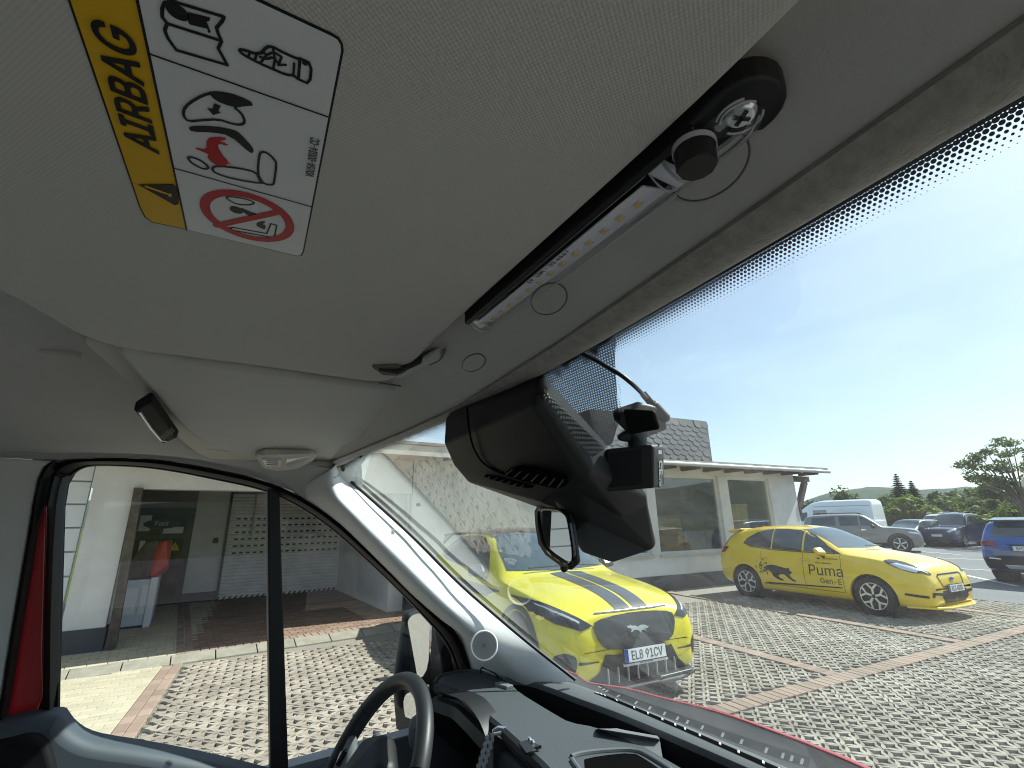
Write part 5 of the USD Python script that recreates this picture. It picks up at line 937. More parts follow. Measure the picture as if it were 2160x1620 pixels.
part(dm, 'wide_mirror', panel([onplane(x, y, cm2, nmir-zz*.15) for x, y in ((850, 1462), (885, 1458), (890, 1530), (868, 1545), (852, 1510))], -nmir*.006, .001, 2), 'mirror_glass', smooth=30)
part(dm, 'mirror_lower_body', hull([(onplane(x, y, cm2+nmir*-.012, nmir), .009) for x, y in ((836, 1456), (900, 1450), (905, 1540), (872, 1562), (842, 1530))], 1), 'black_plastic')
part(dm, 'mirror_stalk', hull([(onb(920, 1400, 1.5), .03), (onb(965, 1430, 1.36), .04), (onb(930, 1470, 1.5), .03)], 1), 'black_plastic')
# ---- windscreen pillar trim
Wp = [(716, 975), (720, 996), (733, 1012), (776, 1052), (866, 1132), (958, 1228), (1054, 1311), (1130, 1374), (1175, 1412), (1212, 1436)]; Dp = [(628, 1036), (640, 1052), (660, 1064), (708, 1098), (816, 1201), (869, 1254), (930, 1307), (966, 1336), (985, 1384), (1000, 1440)]
Rp = [(700, 990), (705, 1022), (712, 1046), (757, 1100), (856, 1208), (922, 1272), (985, 1332), (1045, 1388), (1085, 1425), (1120, 1454)]
Wc, Dc = np.array([onW(*q, .004) for q in Wp]), np.array([onb(*q, 1.283) for q in Dp]); bR = np.linspace(1.165, 1.085, 10); Rc = np.array([onb(*q, b) for q, b in zip(Rp, bR)])
fine = lambda P: PchipInterpolator(np.arange(len(P)), P)(np.linspace(0, len(P)-1, 70)); Wc, Dc, Rc = fine(Wc), fine(Dc), fine(Rc)
rows = [Wc+NW*.004, Wc]
for t in (.12, .35, .6, .85): rows.append(Wc*(1-t)+Rc*t + (-LV*.010+zz*.012)*math.sin(math.pi*t)*.2)
rows.append(Rc)
for t in (.12, .3, .55, .8, .93): rows.append(Rc*(1-t)+Dc*t - LV*.005*math.sin(math.pi*t) - FV*.005*math.sin(math.pi*t))
rows += [Dc, Dc+LV*.008]
from scipy.ndimage import gaussian_filter1d
G_ = np.stack(rows, 0); Gs = gaussian_filter1d(G_, 1.3, axis=0, mode='nearest'); kf = np.clip(np.minimum(np.arange(len(G_)), len(G_)-1-np.arange(len(G_)))/3.0, 0, 1)[:, None, None]; G_ = G_*(1-kf)+Gs*kf
pl = part(van, 'pillar_trim', grid(G_), 'trim_light', smooth=60)
part(pl, 'trim_clip_mark', rbox(onb(829, 1122, 1.128), LV*.0015, zz*.006, FV*.004, .001, 1), 'trim_cream')
part(van, 'pillar_head_lining', grid(np.stack([np.array([onb(*q, 1.27) for q in ((560, 1000), (590, 1012), (622, 1036), (640, 1050))]), np.array([onb(*q, 1.235) for q in ((590, 985), (620, 998), (655, 1015), (675, 1028))]), np.array([onb(*q, 1.18) for q in ((640, 975), (665, 982), (695, 990), (706, 1008))]), np.array([onW(*q, .006) for q in ((700, 965), (712, 972), (722, 984), (724, 1000))])], 0)), 'lining', smooth=True)
part(van, 'pillar_black_edge', tube(smoothpoly([onW(*q, .006) for q in ((760, 962), (735, 970), (724, 984), (724, 998), (738, 1014), (780, 1050), (870, 1130), (962, 1226), (1058, 1309), (1134, 1372), (1214, 1434))], 2, False), .0042, 8), 'rubber')
sp = onb(1021, 1362, 1.085); sn = -LV*.86-FV*.38+zz*.30; sn /= np.linalg.norm(sn)
sk = part(van, 'speaker', lathe([(0, -.01), (.0335, -.01), (.0335, .000), (.0315, .003), (.0295, .003), (.029, .001), (0, .001)], sp+sn*.004, sn, 40), 'trim_light')
s1 = np.cross(sn, zz); s1 /= np.linalg.norm(s1); s2 = np.cross(sn, s1)
for r_ in np.linspace(.004, .0275, 8): part(sk, 'grille_ring', tube([sp+sn*.0068+r_*(math.cos(t)*s1+math.sin(t)*s2) for t in np.linspace(0, 6.283, 41)], .0005, 5), 'dash_grey')
for t in np.arange(0, 3.14, .3927): part(sk, 'grille_spoke', tube([sp+sn*.0068+.028*g*(math.cos(t)*s1+math.sin(t)*s2) for g in (-1, 0, 1)], .0005, 5), 'dash_grey')
part(sk, 'grille_field', lathe([(0, .0064), (.0285, .0064), (.0285, .003), (0, .003)], sp, sn, 32), 'grille_silver')
# ---- windscreen: glass, printed border with fading dots, printed field round the camera housing
part(van, 'windscreen', trimesh.Trimesh([WS(-.75, -.06), WS(1.28, -.02), WS(1.28, .95), WS(-.75, .95)], [[0, 2, 1], [0, 3, 2]], process=False), 'windscreen_glass', smooth=False)
bb = np.linspace(-.7, 1.27, 120); vv = [-.012, .003, .008, .0225]; P = np.array([[WS(b, se(b)+v, .0025) for v in vv] for b in bb]); uv = np.array([[(b, v) for v in vv] for b in bb]).reshape(-1, 2)
def grid_uv(P): m = loft(P, False, False); return m
part(van, 'border_print', grid_uv(P), 'frit_fade', smooth=False, uv=uv)
part(van, 'housing_print', panel([onW(*q, .0036) for q in ((958, 868), (1090, 780), (1130, 790), (1195, 862), (1262, 936), (1325, 1004), (1348, 1044), (1352, 1096), (1290, 1100), (1010, 900))], NW*.0008, 0, 0), 'matt_black', smooth=False)
tp = [(1300, 700), (1297, 760), (1303, 850), (1306, 885), (1292, 935), (1272, 944), (1198, 864), (1133, 791), (1094, 778)]
pg = np.array([onW(*q, .0032) for q in tp]); q2 = np.c_[(pg-PW) @ LV, (pg-PW) @ DW]; v2, f2 = trimesh.creation.triangulate_polygon(Polygon(q2), engine='earcut')
part(van, 'camera_field_print', trimesh.Trimesh(PW-NW*.0032+v2[:, :1]*LV+v2[:, 1:2]*DW, f2, process=False), 'frit_holes', smooth=False, uv=v2[:, :2])
tp = [(1302, 690), (1330, 684), (1318, 700), (1309, 715), (1306, 760), (1311, 850), (1313, 890), (1306, 890), (1303, 850), (1297, 760)]
pg = np.array([onW(*q, .0030) for q in tp]); q2 = np.c_[(pg-PW) @ LV, (pg-PW) @ DW]; v2, f2 = trimesh.creation.triangulate_polygon(Polygon(q2), engine='earcut')
part(van, 'field_edge_print', trimesh.Trimesh(PW-NW*.0030+v2[:, :1]*LV+v2[:, 1:2]*DW, f2, process=False), 'frit_fade', smooth=False, uv=np.c_[v2[:, 1], .012+.012*np.clip((q2[:, 0].max()-v2[:, 0])/.02, 0, 1)])
# ---- bonnet (seen as a red line past the dashboard) and outer body
top_l = [(1100, 1388), (1215, 1421), (1240, 1437), (1330, 1452), (1400, 1470), (1480, 1489), (1551, 1509), (1640, 1540), (1717, 1568), (1790, 1597), (1857, 1626), (2000, 1695)]
e0 = np.array([onz(*q, 1.30) for q in top_l]); e0 = fine(e0)
wd_ = np.linspace(.003, .016, len(e0))[:, None]
rows = [e0-FV*wd_-zz*.012, e0-FV*wd_, e0-FV*wd_*.4+zz*.001]+[e0+FV*t-zz*(.9*t+.5*t*t) for t in (.004, .03, .08, .2, .5)]
part(van, 'bonnet', grid(np.stack(rows, 0)), 'red_paint', smooth=60)
# ---- dashboard
zd = 1.335
db = part(van, 'dashboard', panel([onz(*q, zd) for q in [(921, 1440), (932, 1426), (978, 1417), (1015, 1421), (1055, 1431), (1080, 1446), (1097, 1462), (1141, 1489), (1171, 1507), (1201, 1524), (1258, 1534), (1330, 1560), (1395, 1596), (1470, 1640), (1560, 1700), (1300, 1760), (1180, 1640), (1141, 1599), (1104, 1569), (1067, 1536), (1030, 1506), (1001, 1480), (975, 1458), (950, 1448)]], A3(0, 0, -.03), 0, 1), 'dash_slate', smooth=40)
low = [(921, 1440), (950, 1448), (975, 1458), (1001, 1480), (1030, 1506), (1067, 1536), (1104, 1569), (1141, 1599), (1180, 1640), (1300, 1760)]
L0 = fine(np.array([onz(*q, zd) for q in low])); 
part(db, 'hood_lip', grid(np.stack([L0+zz*.000, L0-FV*.008-zz*.004, L0-FV*.010-zz*.014, L0-FV*.004-zz*.022, L0+FV*.01-zz*.024, L0-FV*.012-zz*.034, L0-FV*.02-zz*.055, L0+FV*.03-zz*.065], 0)), 'black_plastic', smooth=40)
L1 = fine(np.array([onz(*q, zd) for q in [(918, 1436), (926, 1424), (940, 1418), (978, 1411), (1020, 1415), (1060, 1425)]]))
part(db, 'pad_edge', tube(L1-zz*.006, .006, 8), 'dash_slate')
up = [(1062, 1424), (1120, 1426), (1204, 1440), (1300, 1475), (1400, 1513), (1480, 1545), (1600, 1594), (1760, 1662)]; lo = [(1066, 1432), (1115, 1436), (1160, 1450), (1215, 1471), (1300, 1502), (1400, 1543), (1480, 1577), (1680, 1664)]
U, Lw = fine(np.array([onz(*q, 1.335) for q in up])), fine(np.array([onz(*q, 1.335) for q in lo]))
rg = part(db, 'front_ridge', grid(np.stack([U+FV*.03-zz*.02, U, U*.75+Lw*.25+zz*.003, U*.5+Lw*.5+zz*.0035, Lw*.8+U*.2+zz*.003, Lw, Lw-zz*.006-FV*.001, Lw+FV*.012-zz*.10, Lw+FV*.03-zz*.22], 0)), 'dash_grey', smooth=40)
part(van, 'cowl', grid(np.stack([e0-FV*wd_-zz*.002, e0*.6+U*.4-zz*.03, U+FV*.005-zz*.02], 0)), 'rubber', smooth=60)
part(db, 'tray_wall', grid(np.stack([Lw-FV*.001-zz*.012, Lw+FV*.011-zz*.10, Lw+FV*.029-zz*.24], 0)), 'matt_black', smooth=40)
slot_u = fine(np.array([onz(*q, 1.339) for q in [(1252, 1460), (1270, 1464), (1380, 1508), (1480, 1550), (1640, 1618), (1700, 1645)]])); slot_l = fine(np.array([onz(*q, 1.339) for q in [(1258, 1463), (1275, 1470), (1380, 1515), (1480, 1558), (1640, 1629), (1700, 1657)]]))
sv = part(db, 'demister_slot', grid(np.stack([slot_u, slot_l], 0)), 'void_black', smooth=False)
for k in range(17):
    i = 5+int(k*62/17); c = (slot_u[i]*.55+slot_l[i]*.45)+zz*.0012; d = slot_u[i+1]-slot_u[i]; d /= np.linalg.norm(d); part(sv, 'slot_rib', obox(c, d*.0042, (slot_u[i]-slot_l[i])*.55, zz*.0012), 'label_white', smooth=False)
# storage tray floor and far wall, raised box on the right, open bin
part(db, 'tray_floor', trimesh.Trimesh([V(.45, 1.30, 1.20), V(.90, 1.30, 1.20), V(.90, -.75, 1.20), V(.45, -.75, 1.20)], [[0, 2, 1], [0, 3, 2]], process=False), 'matt_black', smooth=False)
bx = [(1256, 1539), (1300, 1540), (1386, 1553), (1394, 1596), (1340, 1572)]
part(db, 'raised_box', loft([[onz(*q, 1.347) for q in ((1262, 1537), (1300, 1538), (1384, 1552), (1389, 1558), (1330, 1548))], [onz(*q, 1.340) for q in ((1256, 1539), (1300, 1537), (1386, 1552), (1392, 1562), (1330, 1553))], [onz(*q, 1.333) for q in ((1256, 1539), (1300, 1536), (1390, 1556), (1397, 1600), (1340, 1574))], [onz(*q, 1.24) for q in ((1256, 1539), (1300, 1536), (1395, 1560), (1400, 1600), (1340, 1574))]], True, True), 'dash_light', smooth=25)
binp = [(1200, 1600), (1215, 1592), (1260, 1585), (1340, 1581), (1372, 1596), (1440, 1640), (1400, 1700), (1270, 1680)]
bn = part(db, 'bin_rim', tube(smoothpoly([onz(*q, zd+.001) for q in binp], 2, True), .0045, 8), 'dash_grey')
part(db, 'bin_hole', panel([onz(*q, zd+.0012) for q in [(1222, 1604), (1265, 1594), (1335, 1587), (1360, 1600), (1425, 1645), (1380, 1690), (1275, 1672)]], A3(0, 0, -.002), 0, 1), 'void_black')
part(db, 'instrument_back', panel([onplane(x, y, V(.60, .9, 1.2), FV) for x, y in ((905, 1452), (950, 1456), (990, 1474), (1030, 1510), (1100, 1572), (1240, 1700), (880, 1720), (890, 1500))], FV*.01, 0, 1), 'void_black')
ar = fine(np.array([onplane(x, y, V(.54, .9, 1.2), FV) for x, y in ((924, 1470), (945, 1466), (975, 1480), (1000, 1510), (1018, 1550), (1028, 1600), (1030, 1680))]))
part(db, 'instrument_hood', grid(np.stack([ar+LV*.0+FV*.05, ar-LV*.010+zz*.002, ar+FV*.06-zz*.02], 0)), 'black_plastic', smooth=50)
part(db, 'dash_body', boxes((-.5, -.5, -.5), (.5, .5, .5)) if 0 else obox(V(.72, .3, .95), FV*.3, LV*1.9, zz*.48), 'matt_black', smooth=False)
# small silver bracket at the pad's far end, with the thin cable
part(db, 'cable_bracket', rbox(onz(1063, 1446, 1.338), (onz(1076, 1449, 1.338)-onz(1050, 1441, 1.338))*.5, FV*.010, zz*.004, .002, 1), 'dash_light')
cb_ = thing('thin_cable', 'thin black cable looping up at the foot of the white pillar on the dashboard', 'cable', onz(1016, 1420, zd)); part(cb_, 'wire', tube(smoothpoly([onz(1016, 1421, zd), onz(1013, 1414, zd+.008), onz(1017, 1407, zd+.010), onz(1030, 1412, zd+.008), onz(1048, 1423, zd+.003), onz(1055, 1434, zd+.002), onz(1061, 1446, zd+.004)], 2, False), .0024, 6), 'ink_black'); part(cb_, 'clip', sph(onz(1049, 1427, zd+.004), .004, 1), 'ink_black')
pg_ = thing('charger_plug', 'black and chrome charger plug in the dark storage tray of the dashboard', 'charger', onz(1155, 1490, 1.28)); pc = onz(1158, 1488, 1.275); px_ = onz(1172, 1494, 1.275)-onz(1146, 1482, 1.275); px_ /= np.linalg.norm(px_)
part(pg_, 'body', hull([(pc-px_*.020, .014), (pc+px_*.012, .014), (pc+px_*.016-zz*.004, .012)], 2), 'gloss_black'); part(pg_, 'port', [obox(pc+px_*.026+LV*s-zz*.001, px_*.003, LV*.003, zz*.008) for s in (-.005, .001)], 'silver', smooth=False); part(pg_, 'ring', tube([pc+px_*.05+.020*(math.cos(t)*LV+math.sin(t)*zz) for t in np.linspace(0, 6.28, 33)], .0016, 6), 'black_plastic')
# ---- screen with chrome top in front of the instruments
scn = thing('dashboard_screen', 'dark display with chrome upper rim clamped to the dashboard pad', 'screen', onz(1090, 1580, 1.27))
nS = -FV*.55-LV*.72+zz*.25; nS /= np.linalg.norm(nS); cS = onz(1080, 1570, 1.31)
pS = lambda x, y, o=0.0: onplane(x, y, cS+nS*o, nS)
part(scn, 'display', panel([pS(*q) for q in ((1041, 1550), (1050, 1547), (1062, 1552), (1150, 1625), (1210, 1690), (1040, 1740))], -nS*.012, .001, 0), 'gloss_black', smooth=30)
part(scn, 'frame_edge', tube([pS(*q, .001) for q in ((1042, 1549), (1056, 1546), (1076, 1556), (1110, 1584), (1156, 1625), (1215, 1685))], .0034, 8), 'silver'); part(scn, 'frame_edge', tube([pS(*q, .003) for q in ((1060, 1553), (1076, 1562), (1106, 1587), (1150, 1627))], .0022, 8), 'door_slate')
part(scn, 'chrome_top', hull([(pS(*q, -.004), .006) for q in ((1044, 1543), (1052, 1538), (1066, 1540), (1082, 1552), (1092, 1566), (1088, 1572), (1070, 1560))], 2), 'chrome')
part(scn, 'dotted_side', panel([pS(*q, -.004) for q in ((1030, 1545), (1042, 1552), (1040, 1660), (998, 1660), (1012, 1590))], -nS*.006, .001, 0), 'dash_grey', smooth=30)
for r in range(11):
    for c in range(2):
        p = pS(1036-4.2*r*.55-c*11+(r % 2)*3+3, 1553+7.5*r+c*3, -.002); part(scn, 'vent_stud', lathe([(0, .002), (.0042, .002), (.005, 0), (0, -.001)], p, nS, 6), 'silver', smooth=False)
bk = part(scn, 'clamp', panel([onz(*q, zd+.004) for q in ((1094, 1566), (1112, 1560), (1142, 1573), (1128, 1582), (1110, 1588))], A3(0, 0, -.004), .001, 0), 'black_plastic', smooth=30)
for q in ((1117, 1561), (1123, 1566)): part(bk, 'screw', lathe([(0, .004), (.003, .004), (.0045, .001), (.0045, 0), (0, 0)], onz(*q, zd+.004), zz, 14), 'chrome')
part(bk, 'screw_stud', tube([onz(1128, 1579, zd+.004), onz(1142, 1574, zd+.007)], .0022, 8), 'gloss_black'); part(scn, 'cord', tube(smoothpoly([pS(1068, 1538, .004), pS(1082, 1548, .006), pS(1090, 1562, .006), pS(1090, 1572, .003)], 2, False), .0016, 6), 'silver')
# ---- steering wheel
sc = V(.332, 1.011, 1.247); yw, tl, R0 = -.043, .518, .184
wn = -FV*math.cos(yw)*math.cos(tl)-LV*math.sin(yw)*math.cos(tl)+zz*math.sin(tl); w1 = -FV*math.sin(yw)+LV*math.cos(yw); w2 = np.cross(wn, w1)
if w2[2] < 0: w2 = -w2
RP = lambda t, r=R0, o=0.0: sc+r*(math.cos(t)*w1+math.sin(t)*w2)+wn*o
sw = part(van, 'steering_wheel', tube([RP(t) for t in np.linspace(0, 2*math.pi, 81)], .0165+.0012*np.sin(np.linspace(0, 2*math.pi, 81)*2+1), 16, False), 'wheel_leather', smooth=60)
for t in (2.62, .52, 3.75, -.6): part(sw, 'rim_seam', tube([RP(t+.0)+.0172*(math.cos(u)*(RP(t, 1)-sc)+math.sin(u)*wn) for u in np.linspace(0, 6.283, 25)], .0007, 5), 'void_black')
part(sw, 'hub', hull([(RP(t, .062, .0), .028) for t in np.linspace(0, 6.28, 9)[:-1]]+[(RP(0, 0, .02), .03)], 2), 'black_plastic', smooth=60)
part(sw, 'hub_badge', lathe([(0, .001), (.018, .001), (.02, 0), (0, -.003)], sc+wn*.050, wn, 24), 'dash_grey')
for t in (math.pi, 0): part(sw, 'spoke', hull([(RP(t, .08, .004), .016), (RP(t+.18, .16, .0), .011), (RP(t-.25, .16, .0), .011), (RP(t-.25, .09, .0), .016)], 2), 'dash_grey', smooth=60)
part(sw, 'spoke', hull([(RP(-1.57, .08, .0), .02), (RP(-1.4, .165, .0), .011), (RP(-1.74, .165, .0), .011)], 2), 'dash_grey', smooth=60)
for t, r in ((math.pi+.05, .125), (math.pi-.15, .12), (.05, .125)): part(sw, 'switch_pad', hull([(RP(t+.08, r, .018), .006), (RP(t-.08, r, .018), .006), (RP(t, r+.02, .014), .005)], 1), 'gloss_black')
part(sw, 'switch_trim', tube([RP(math.pi+.25, .145, .016), RP(math.pi+.05, .15, .016), RP(math.pi-.2, .14, .014)], .003, 6), 'silver')
part(van, 'steering_column', hull([(sc-wn*.05, .05), (sc-wn*.22-zz*.02, .07), (sc-wn*.06-zz*.04, .05)], 2), 'matt_black')
part(van, 'indicator_stalk', hull([(sc-wn*.06+w1*.02, .010), (sc-wn*.055+w1*.14+w2*.035, .009), (sc-wn*.05+w1*.16+w2*.05, .011)], 2), 'door_slate'); part(van, 'wiper_stalk', hull([(sc-wn*.06-w1*.02, .010), (sc-wn*.05-w1*.12+w2*.055, .009), (sc-wn*.045-w1*.135+w2*.07, .011)], 2), 'door_slate')
part(van, 'air_vent_pod', hull([(onb(880, 1530, 1.16), .02), (onb(892, 1515, 1.16), .015), (onb(900, 1540, 1.14), .02), (onb(880, 1560, 1.16), .02)], 1), 'dash_grey')
# ---- camera and mirror housing on the windscreen
hs = [(onW(x, y, .006), .006) for x, y in ((962, 872), (1050, 832), (1135, 796), (1200, 868), (1268, 942), (1330, 1010), (1352, 1046), (1360, 1100), (1364, 1142))]
inn = [(onW(1364, 1142, .014), .010), (onW(1290, 1168, .022), .010), (onW(1242, 1140, .035), .015)]
def IN(x, y, d): return onW(x, y, d)
hm = part(van, 'camera_housing', hull(hs+[(IN(960, 890, .035), .012), (IN(958, 930, .055), .012), (IN(1140, 850, .05), .012)]+[(IN(1000, 1000, .060), .012), (IN(975, 970, .060), .012), (IN(1150, 1035, .060), .014), (IN(1230, 985, .050), .016)], 2), 'black_plastic', smooth=50)
part(hm, 'lower_housing', hull([(onW(x, y, .005), .005) for x, y in ((1268, 945), (1330, 1010), (1352, 1046), (1360, 1100), (1363, 1142))]+inn+[(IN(1190, 1040, .055), .014), (IN(1240, 1075, .05), .016), (IN(1215, 1000, .05), .012), (IN(1238, 1150, .03), .01)], 2), 'black_plastic', smooth=50)
part(hm, 'housing_seam', tube(smoothpoly([IN(x, y, d) for x, y, d in ((985, 860, .052), (990, 915, .069), (1000, 950, .072), (1020, 980, .072), (1060, 1000, .072), (1130, 1020, .072))], 2, False), .0011, 5), 'void_black')
vx = lambda x, y, d=.0765: IN(x, y, d)
part(hm, 'vent_field', panel([vx(*q, .074) for q in ((1062, 998), (1085, 989), (1110, 988), (1150, 998), (1200, 1016), (1190, 1028), (1165, 1030), (1110, 1016))], -NW*-.003, 0, 1), 'void_black')
for k in range(7): part(hm, 'vent_fin', obox((vx(1080+18*k, 991+3.6*k)+vx(1066+18.5*k, 1002+4.2*k))/2, vx(1080+18*k, 991+3.6*k)-vx(1066+18.5*k, 1002+4.2*k), LV*-.0022+FV*.001, NW*.002), 'dash_grey', smooth=False)
part(hm, 'vent_field', panel([vx(*q, .074) for q in ((1018, 1006), (1030, 1003), (1110, 1024), (1128, 1030), (1095, 1028))], -NW*-.003, 0, 1), 'void_black')
for k in range(6): part(hm, 'vent_fin', obox((vx(1034+14*k, 1005+3.5*k)+vx(1024+15*k, 1009+3.6*k))/2, vx(1034+14*k, 1005+3.5*k)-vx(1024+15*k, 1009+3.6*k), LV*-.002+FV*.001, NW*.002), 'dash_grey', smooth=False)
# rear view mirror on its stem
nM = -FV*.965+LV*.22-zz*.02; nM /= np.linalg.norm(nM); cM = IN(1165, 1120, .080)
MO = ((1134, 1080), (1140, 1070), (1165, 1069), (1197, 1077), (1206, 1108), (1216, 1182), (1204, 1193), (1186, 1187), (1156, 1166), (1142, 1145), (1136, 1110))
im = part(van, 'rear_view_mirror', hull([(onplane(x, y, cM-nM*.006, nM), .004) for x, y in MO]+[(onplane(1172+(x-1172)*.72, 1124+(y-1124)*.86, cM-nM*.030, nM), .006) for x, y in MO], 2), 'black_plastic', smooth=50)
part(im, 'mirror_face', panel([onplane(x, y, cM, nM) for x, y in ((1139, 1082), (1143, 1075), (1165, 1076), (1192, 1082), (1200, 1110), (1210, 1180), (1200, 1186), (1188, 1180), (1160, 1160), (1147, 1142), (1142, 1110))], -nM*.004, .0008, 2), 'mirror_glass', smooth=30)
part(im, 'mirror_rim', tube(smoothpoly([onplane(x, y, cM-nM*.002, nM) for x, y in ((1137, 1082), (1142, 1073), (1165, 1073), (1195, 1080), (1203, 1110), (1213, 1180), (1202, 1190), (1186, 1184), (1158, 1163), (1145, 1143), (1139, 1110))], 2, True)[list(range(44))+[0]] if 0 else smoothpoly([onplane(x, y, cM-nM*.002, nM) for x, y in ((1137, 1082), (1142, 1073), (1165, 1073), (1195, 1080), (1203, 1110), (1213, 1180), (1202, 1190), (1186, 1184), (1158, 1163), (1145, 1143), (1139, 1110), (1137, 1084))], 2, False), .0026, 6), 'gloss_black')
part(im, 'stem', hull([(onplane(1190, 1095, cM-nM*.034, nM), .008), (IN(1222, 1055, .040), .012)], 1), 'black_plastic'); part(im, 'dip_lever', hull([(IN(1188, 1190, .085), .004), (IN(1190, 1198, .087), .005)], 1), 'black_plastic')
# ---- closed cab behind and on the passenger's side, with the passenger's window left open to light
cab = part(van, 'cab_wall', [obox(V(-.35, -.68, .95), FV*2.0, LV*.04, zz*.75), obox(V(-.8, -.68, 1.6), FV*.8, LV*.04, zz*.6), obox(V(.1, -.68, 1.92), FV*1.1, LV*.04, zz*.14), obox(V(-1.15, .3, 1.3), FV*.04, LV*2.0, zz*1.5), obox(V(-.75, 1.31, 1.4), FV*.8, LV*.04, zz*1.2), obox(V(0, 1.33, .85), FV*1.5, LV*.04, zz*.7), obox(V(-.2, .3, .58), FV*1.9, LV*2.0, zz*.04)], 'cab_grey', smooth=False)
seat_b = part(van, 'seat', hull([(V(-.62, .95, .9), .09), (V(-.62, .6, .9), .09), (V(-.72, .95, 1.45), .07), (V(-.72, .62, 1.45), .07)], 2), 'matt_black')
part(seat_b, 'cushion', hull([(V(-.55, .95, .85), .09), (V(-.55, .6, .85), .09), (V(-.12, .95, .88), .09), (V(-.12, .6, .88), .09)], 2), 'matt_black')

# ---------------------------------------------------------------- airbag warning label on the overhead panel
lb = thing('airbag_label', 'white and yellow AIRBAG warning label with pictograms on the grey overhead panel', 'warning label', onz(450, 260, zP))
SP = lambda x, y: onz(x/2.8421, y/2.8421, zP)[:2]
def poly(px, cut=0): P = np.array([SP(*q) for q in px]); P = smoothpoly(P, cut) if cut else P; return Polygon(P).buffer(0)
def stroke(px, w, closed=False, cut=0):
    P = np.array([SP(*q) for q in px]); P = smoothpoly(P, cut, closed) if cut else P
    if closed: P = np.vstack([P, P[:1]])
    return LineString(P).buffer(w/2, 4)
def ink(name, pg, mt, lay=3, parent=None): return part(parent or lb, name, flat(pg, .00015, (0, 0, zP-.0003-.00025*lay)), mt, smooth=False)
mmp = 0.000125*1.0
yl = [(395, -60), (405, -40), (840, 1240), (870, 1300), (915, 1330), (1122, 1374), (815, -60)]
outl = [(395, -60), (840, 1240), (870, 1300), (915, 1330), (1122, 1374), (1780, 1532), (1806, 1530), (1820, 1505), (2055, 300), (2050, 260), (2030, 225), (1990, 200), (1480, -40), (1440, -60)]
ink('backing', poly(outl).buffer(.0004), 'label_black', 0); ink('white_field', poly([(817, -60), (1122, 1374), (1780, 1530), (1804, 1528), (1818, 1503), (2050, 300), (2045, 262), (2026, 230), (1985, 206), (1478, -32), (1430, -60)]).buffer(-.0003), 'label_white', 1); ink('yellow_field', poly([(400, -60), (842, 1238), (872, 1297), (916, 1327), (1118, 1370), (808, -60)]).buffer(-.0003), 'label_yellow', 1)
for a_, b_ in (((900, 313), (1968, 692)), ((1046, 1000), (1868, 1232))): ink('dividing_line', stroke([a_, b_], .0007), 'label_black')
ink('dividing_line', stroke([(812, -60), (1120, 1374)], .0007), 'label_black')
o_ = onz(950/2.8421, 925/2.8421, zP-.0011); ux_ = onz(797/2.8421, 240/2.8421, zP-.0011)-o_; L_ = np.linalg.norm(ux_); ux_ /= L_; uy_ = onz(760/2.8421, 820/2.8421, zP-.0011)-onz(940/2.8421, 830/2.8421, zP-.0011); uy_ -= ux_*(uy_ @ ux_); hh = np.linalg.norm(uy_); uy_ /= hh
tmx = meshkit.text_mesh('AIRBAG', hh*.98, .0002, True); wd = np.ptp(tmx.vertices[:, 0]); v = tmx.vertices.copy(); v[:, 0] = (v[:, 0]-v[:, 0].min())*(L_*1.04/wd)+v[:, 1]*.12
part(lb, 'lettering', trimesh.Trimesh(o_+v[:, :1]*ux_+v[:, 1:2]*uy_+v[:, 2:]*A3(0, 0, -1), tmx.faces, process=False), 'label_black', smooth=False)
ink('warning_triangle', poly([(830, 1098), (1040, 1096), (1072, 1130), (1072, 1215), (1050, 1222)]), 'label_black', 3); ink('exclamation_mark', unary_union([stroke([(880, 1108), (1000, 1150)], .0016), poly([(1010, 1150), (1030, 1150), (1032, 1168), (1014, 1168)])]), 'label_yellow', 4)
W1 = .0012
ink('manual_pictogram', unary_union([stroke([(990, 5), (1035, -5), (1345, 90), (1335, 115), (1300, 155), (1310, 190), (1330, 235), (1005, 130), (975, 90), (975, 40)], W1, True), stroke([(1005, 132), (990, 170), (1010, 220), (1060, 290), (1365, 380), (1310, 280), (1330, 237)], W1), affinity.scale(Point(*SP(1068, 62)).buffer(.0036, 12), 1, .85)]), 'label_black')
ink('letter_i', poly([(1130, 62), (1262, 95), (1260, 112), (1240, 118), (1266, 182), (1252, 186), (1244, 160), (1140, 135), (1130, 118), (1128, 95)]), 'label_black')
hand = [(1435, 292), (1450, 284), (1560, 320), (1600, 268), (1640, 270), (1690, 300), (1790, 345), (1800, 340), (1870, 372), (1858, 495), (1790, 465), (1760, 440), (1720, 440), (1640, 405), (1560, 370), (1460, 318)]
ink('hand_pictogram', unary_union([stroke(hand, W1, True, 1), stroke([(1800, 340), (1790, 465)], W1), stroke([(1575, 300), (1600, 320), (1640, 300), (1690, 330)], W1*.8, False, 1), stroke([(1560, 330), (1600, 345), (1640, 330), (1670, 370)], W1*.8, False, 1), stroke([(1600, 320), (1560, 370)], W1*.8), stroke([(1640, 285), (1650, 345), (1640, 400)], W1*.8), stroke([(1690, 330), (1670, 380), (1715, 378)], W1*.8), stroke([(1765, 370), (1760, 440)], W1*.8), stroke([(1500, 300), (1492, 326)], W1*.8), stroke([(1540, 316), (1530, 345)], W1*.8), Point(*SP(1830, 368)).buffer(.0011)]), 'label_black')
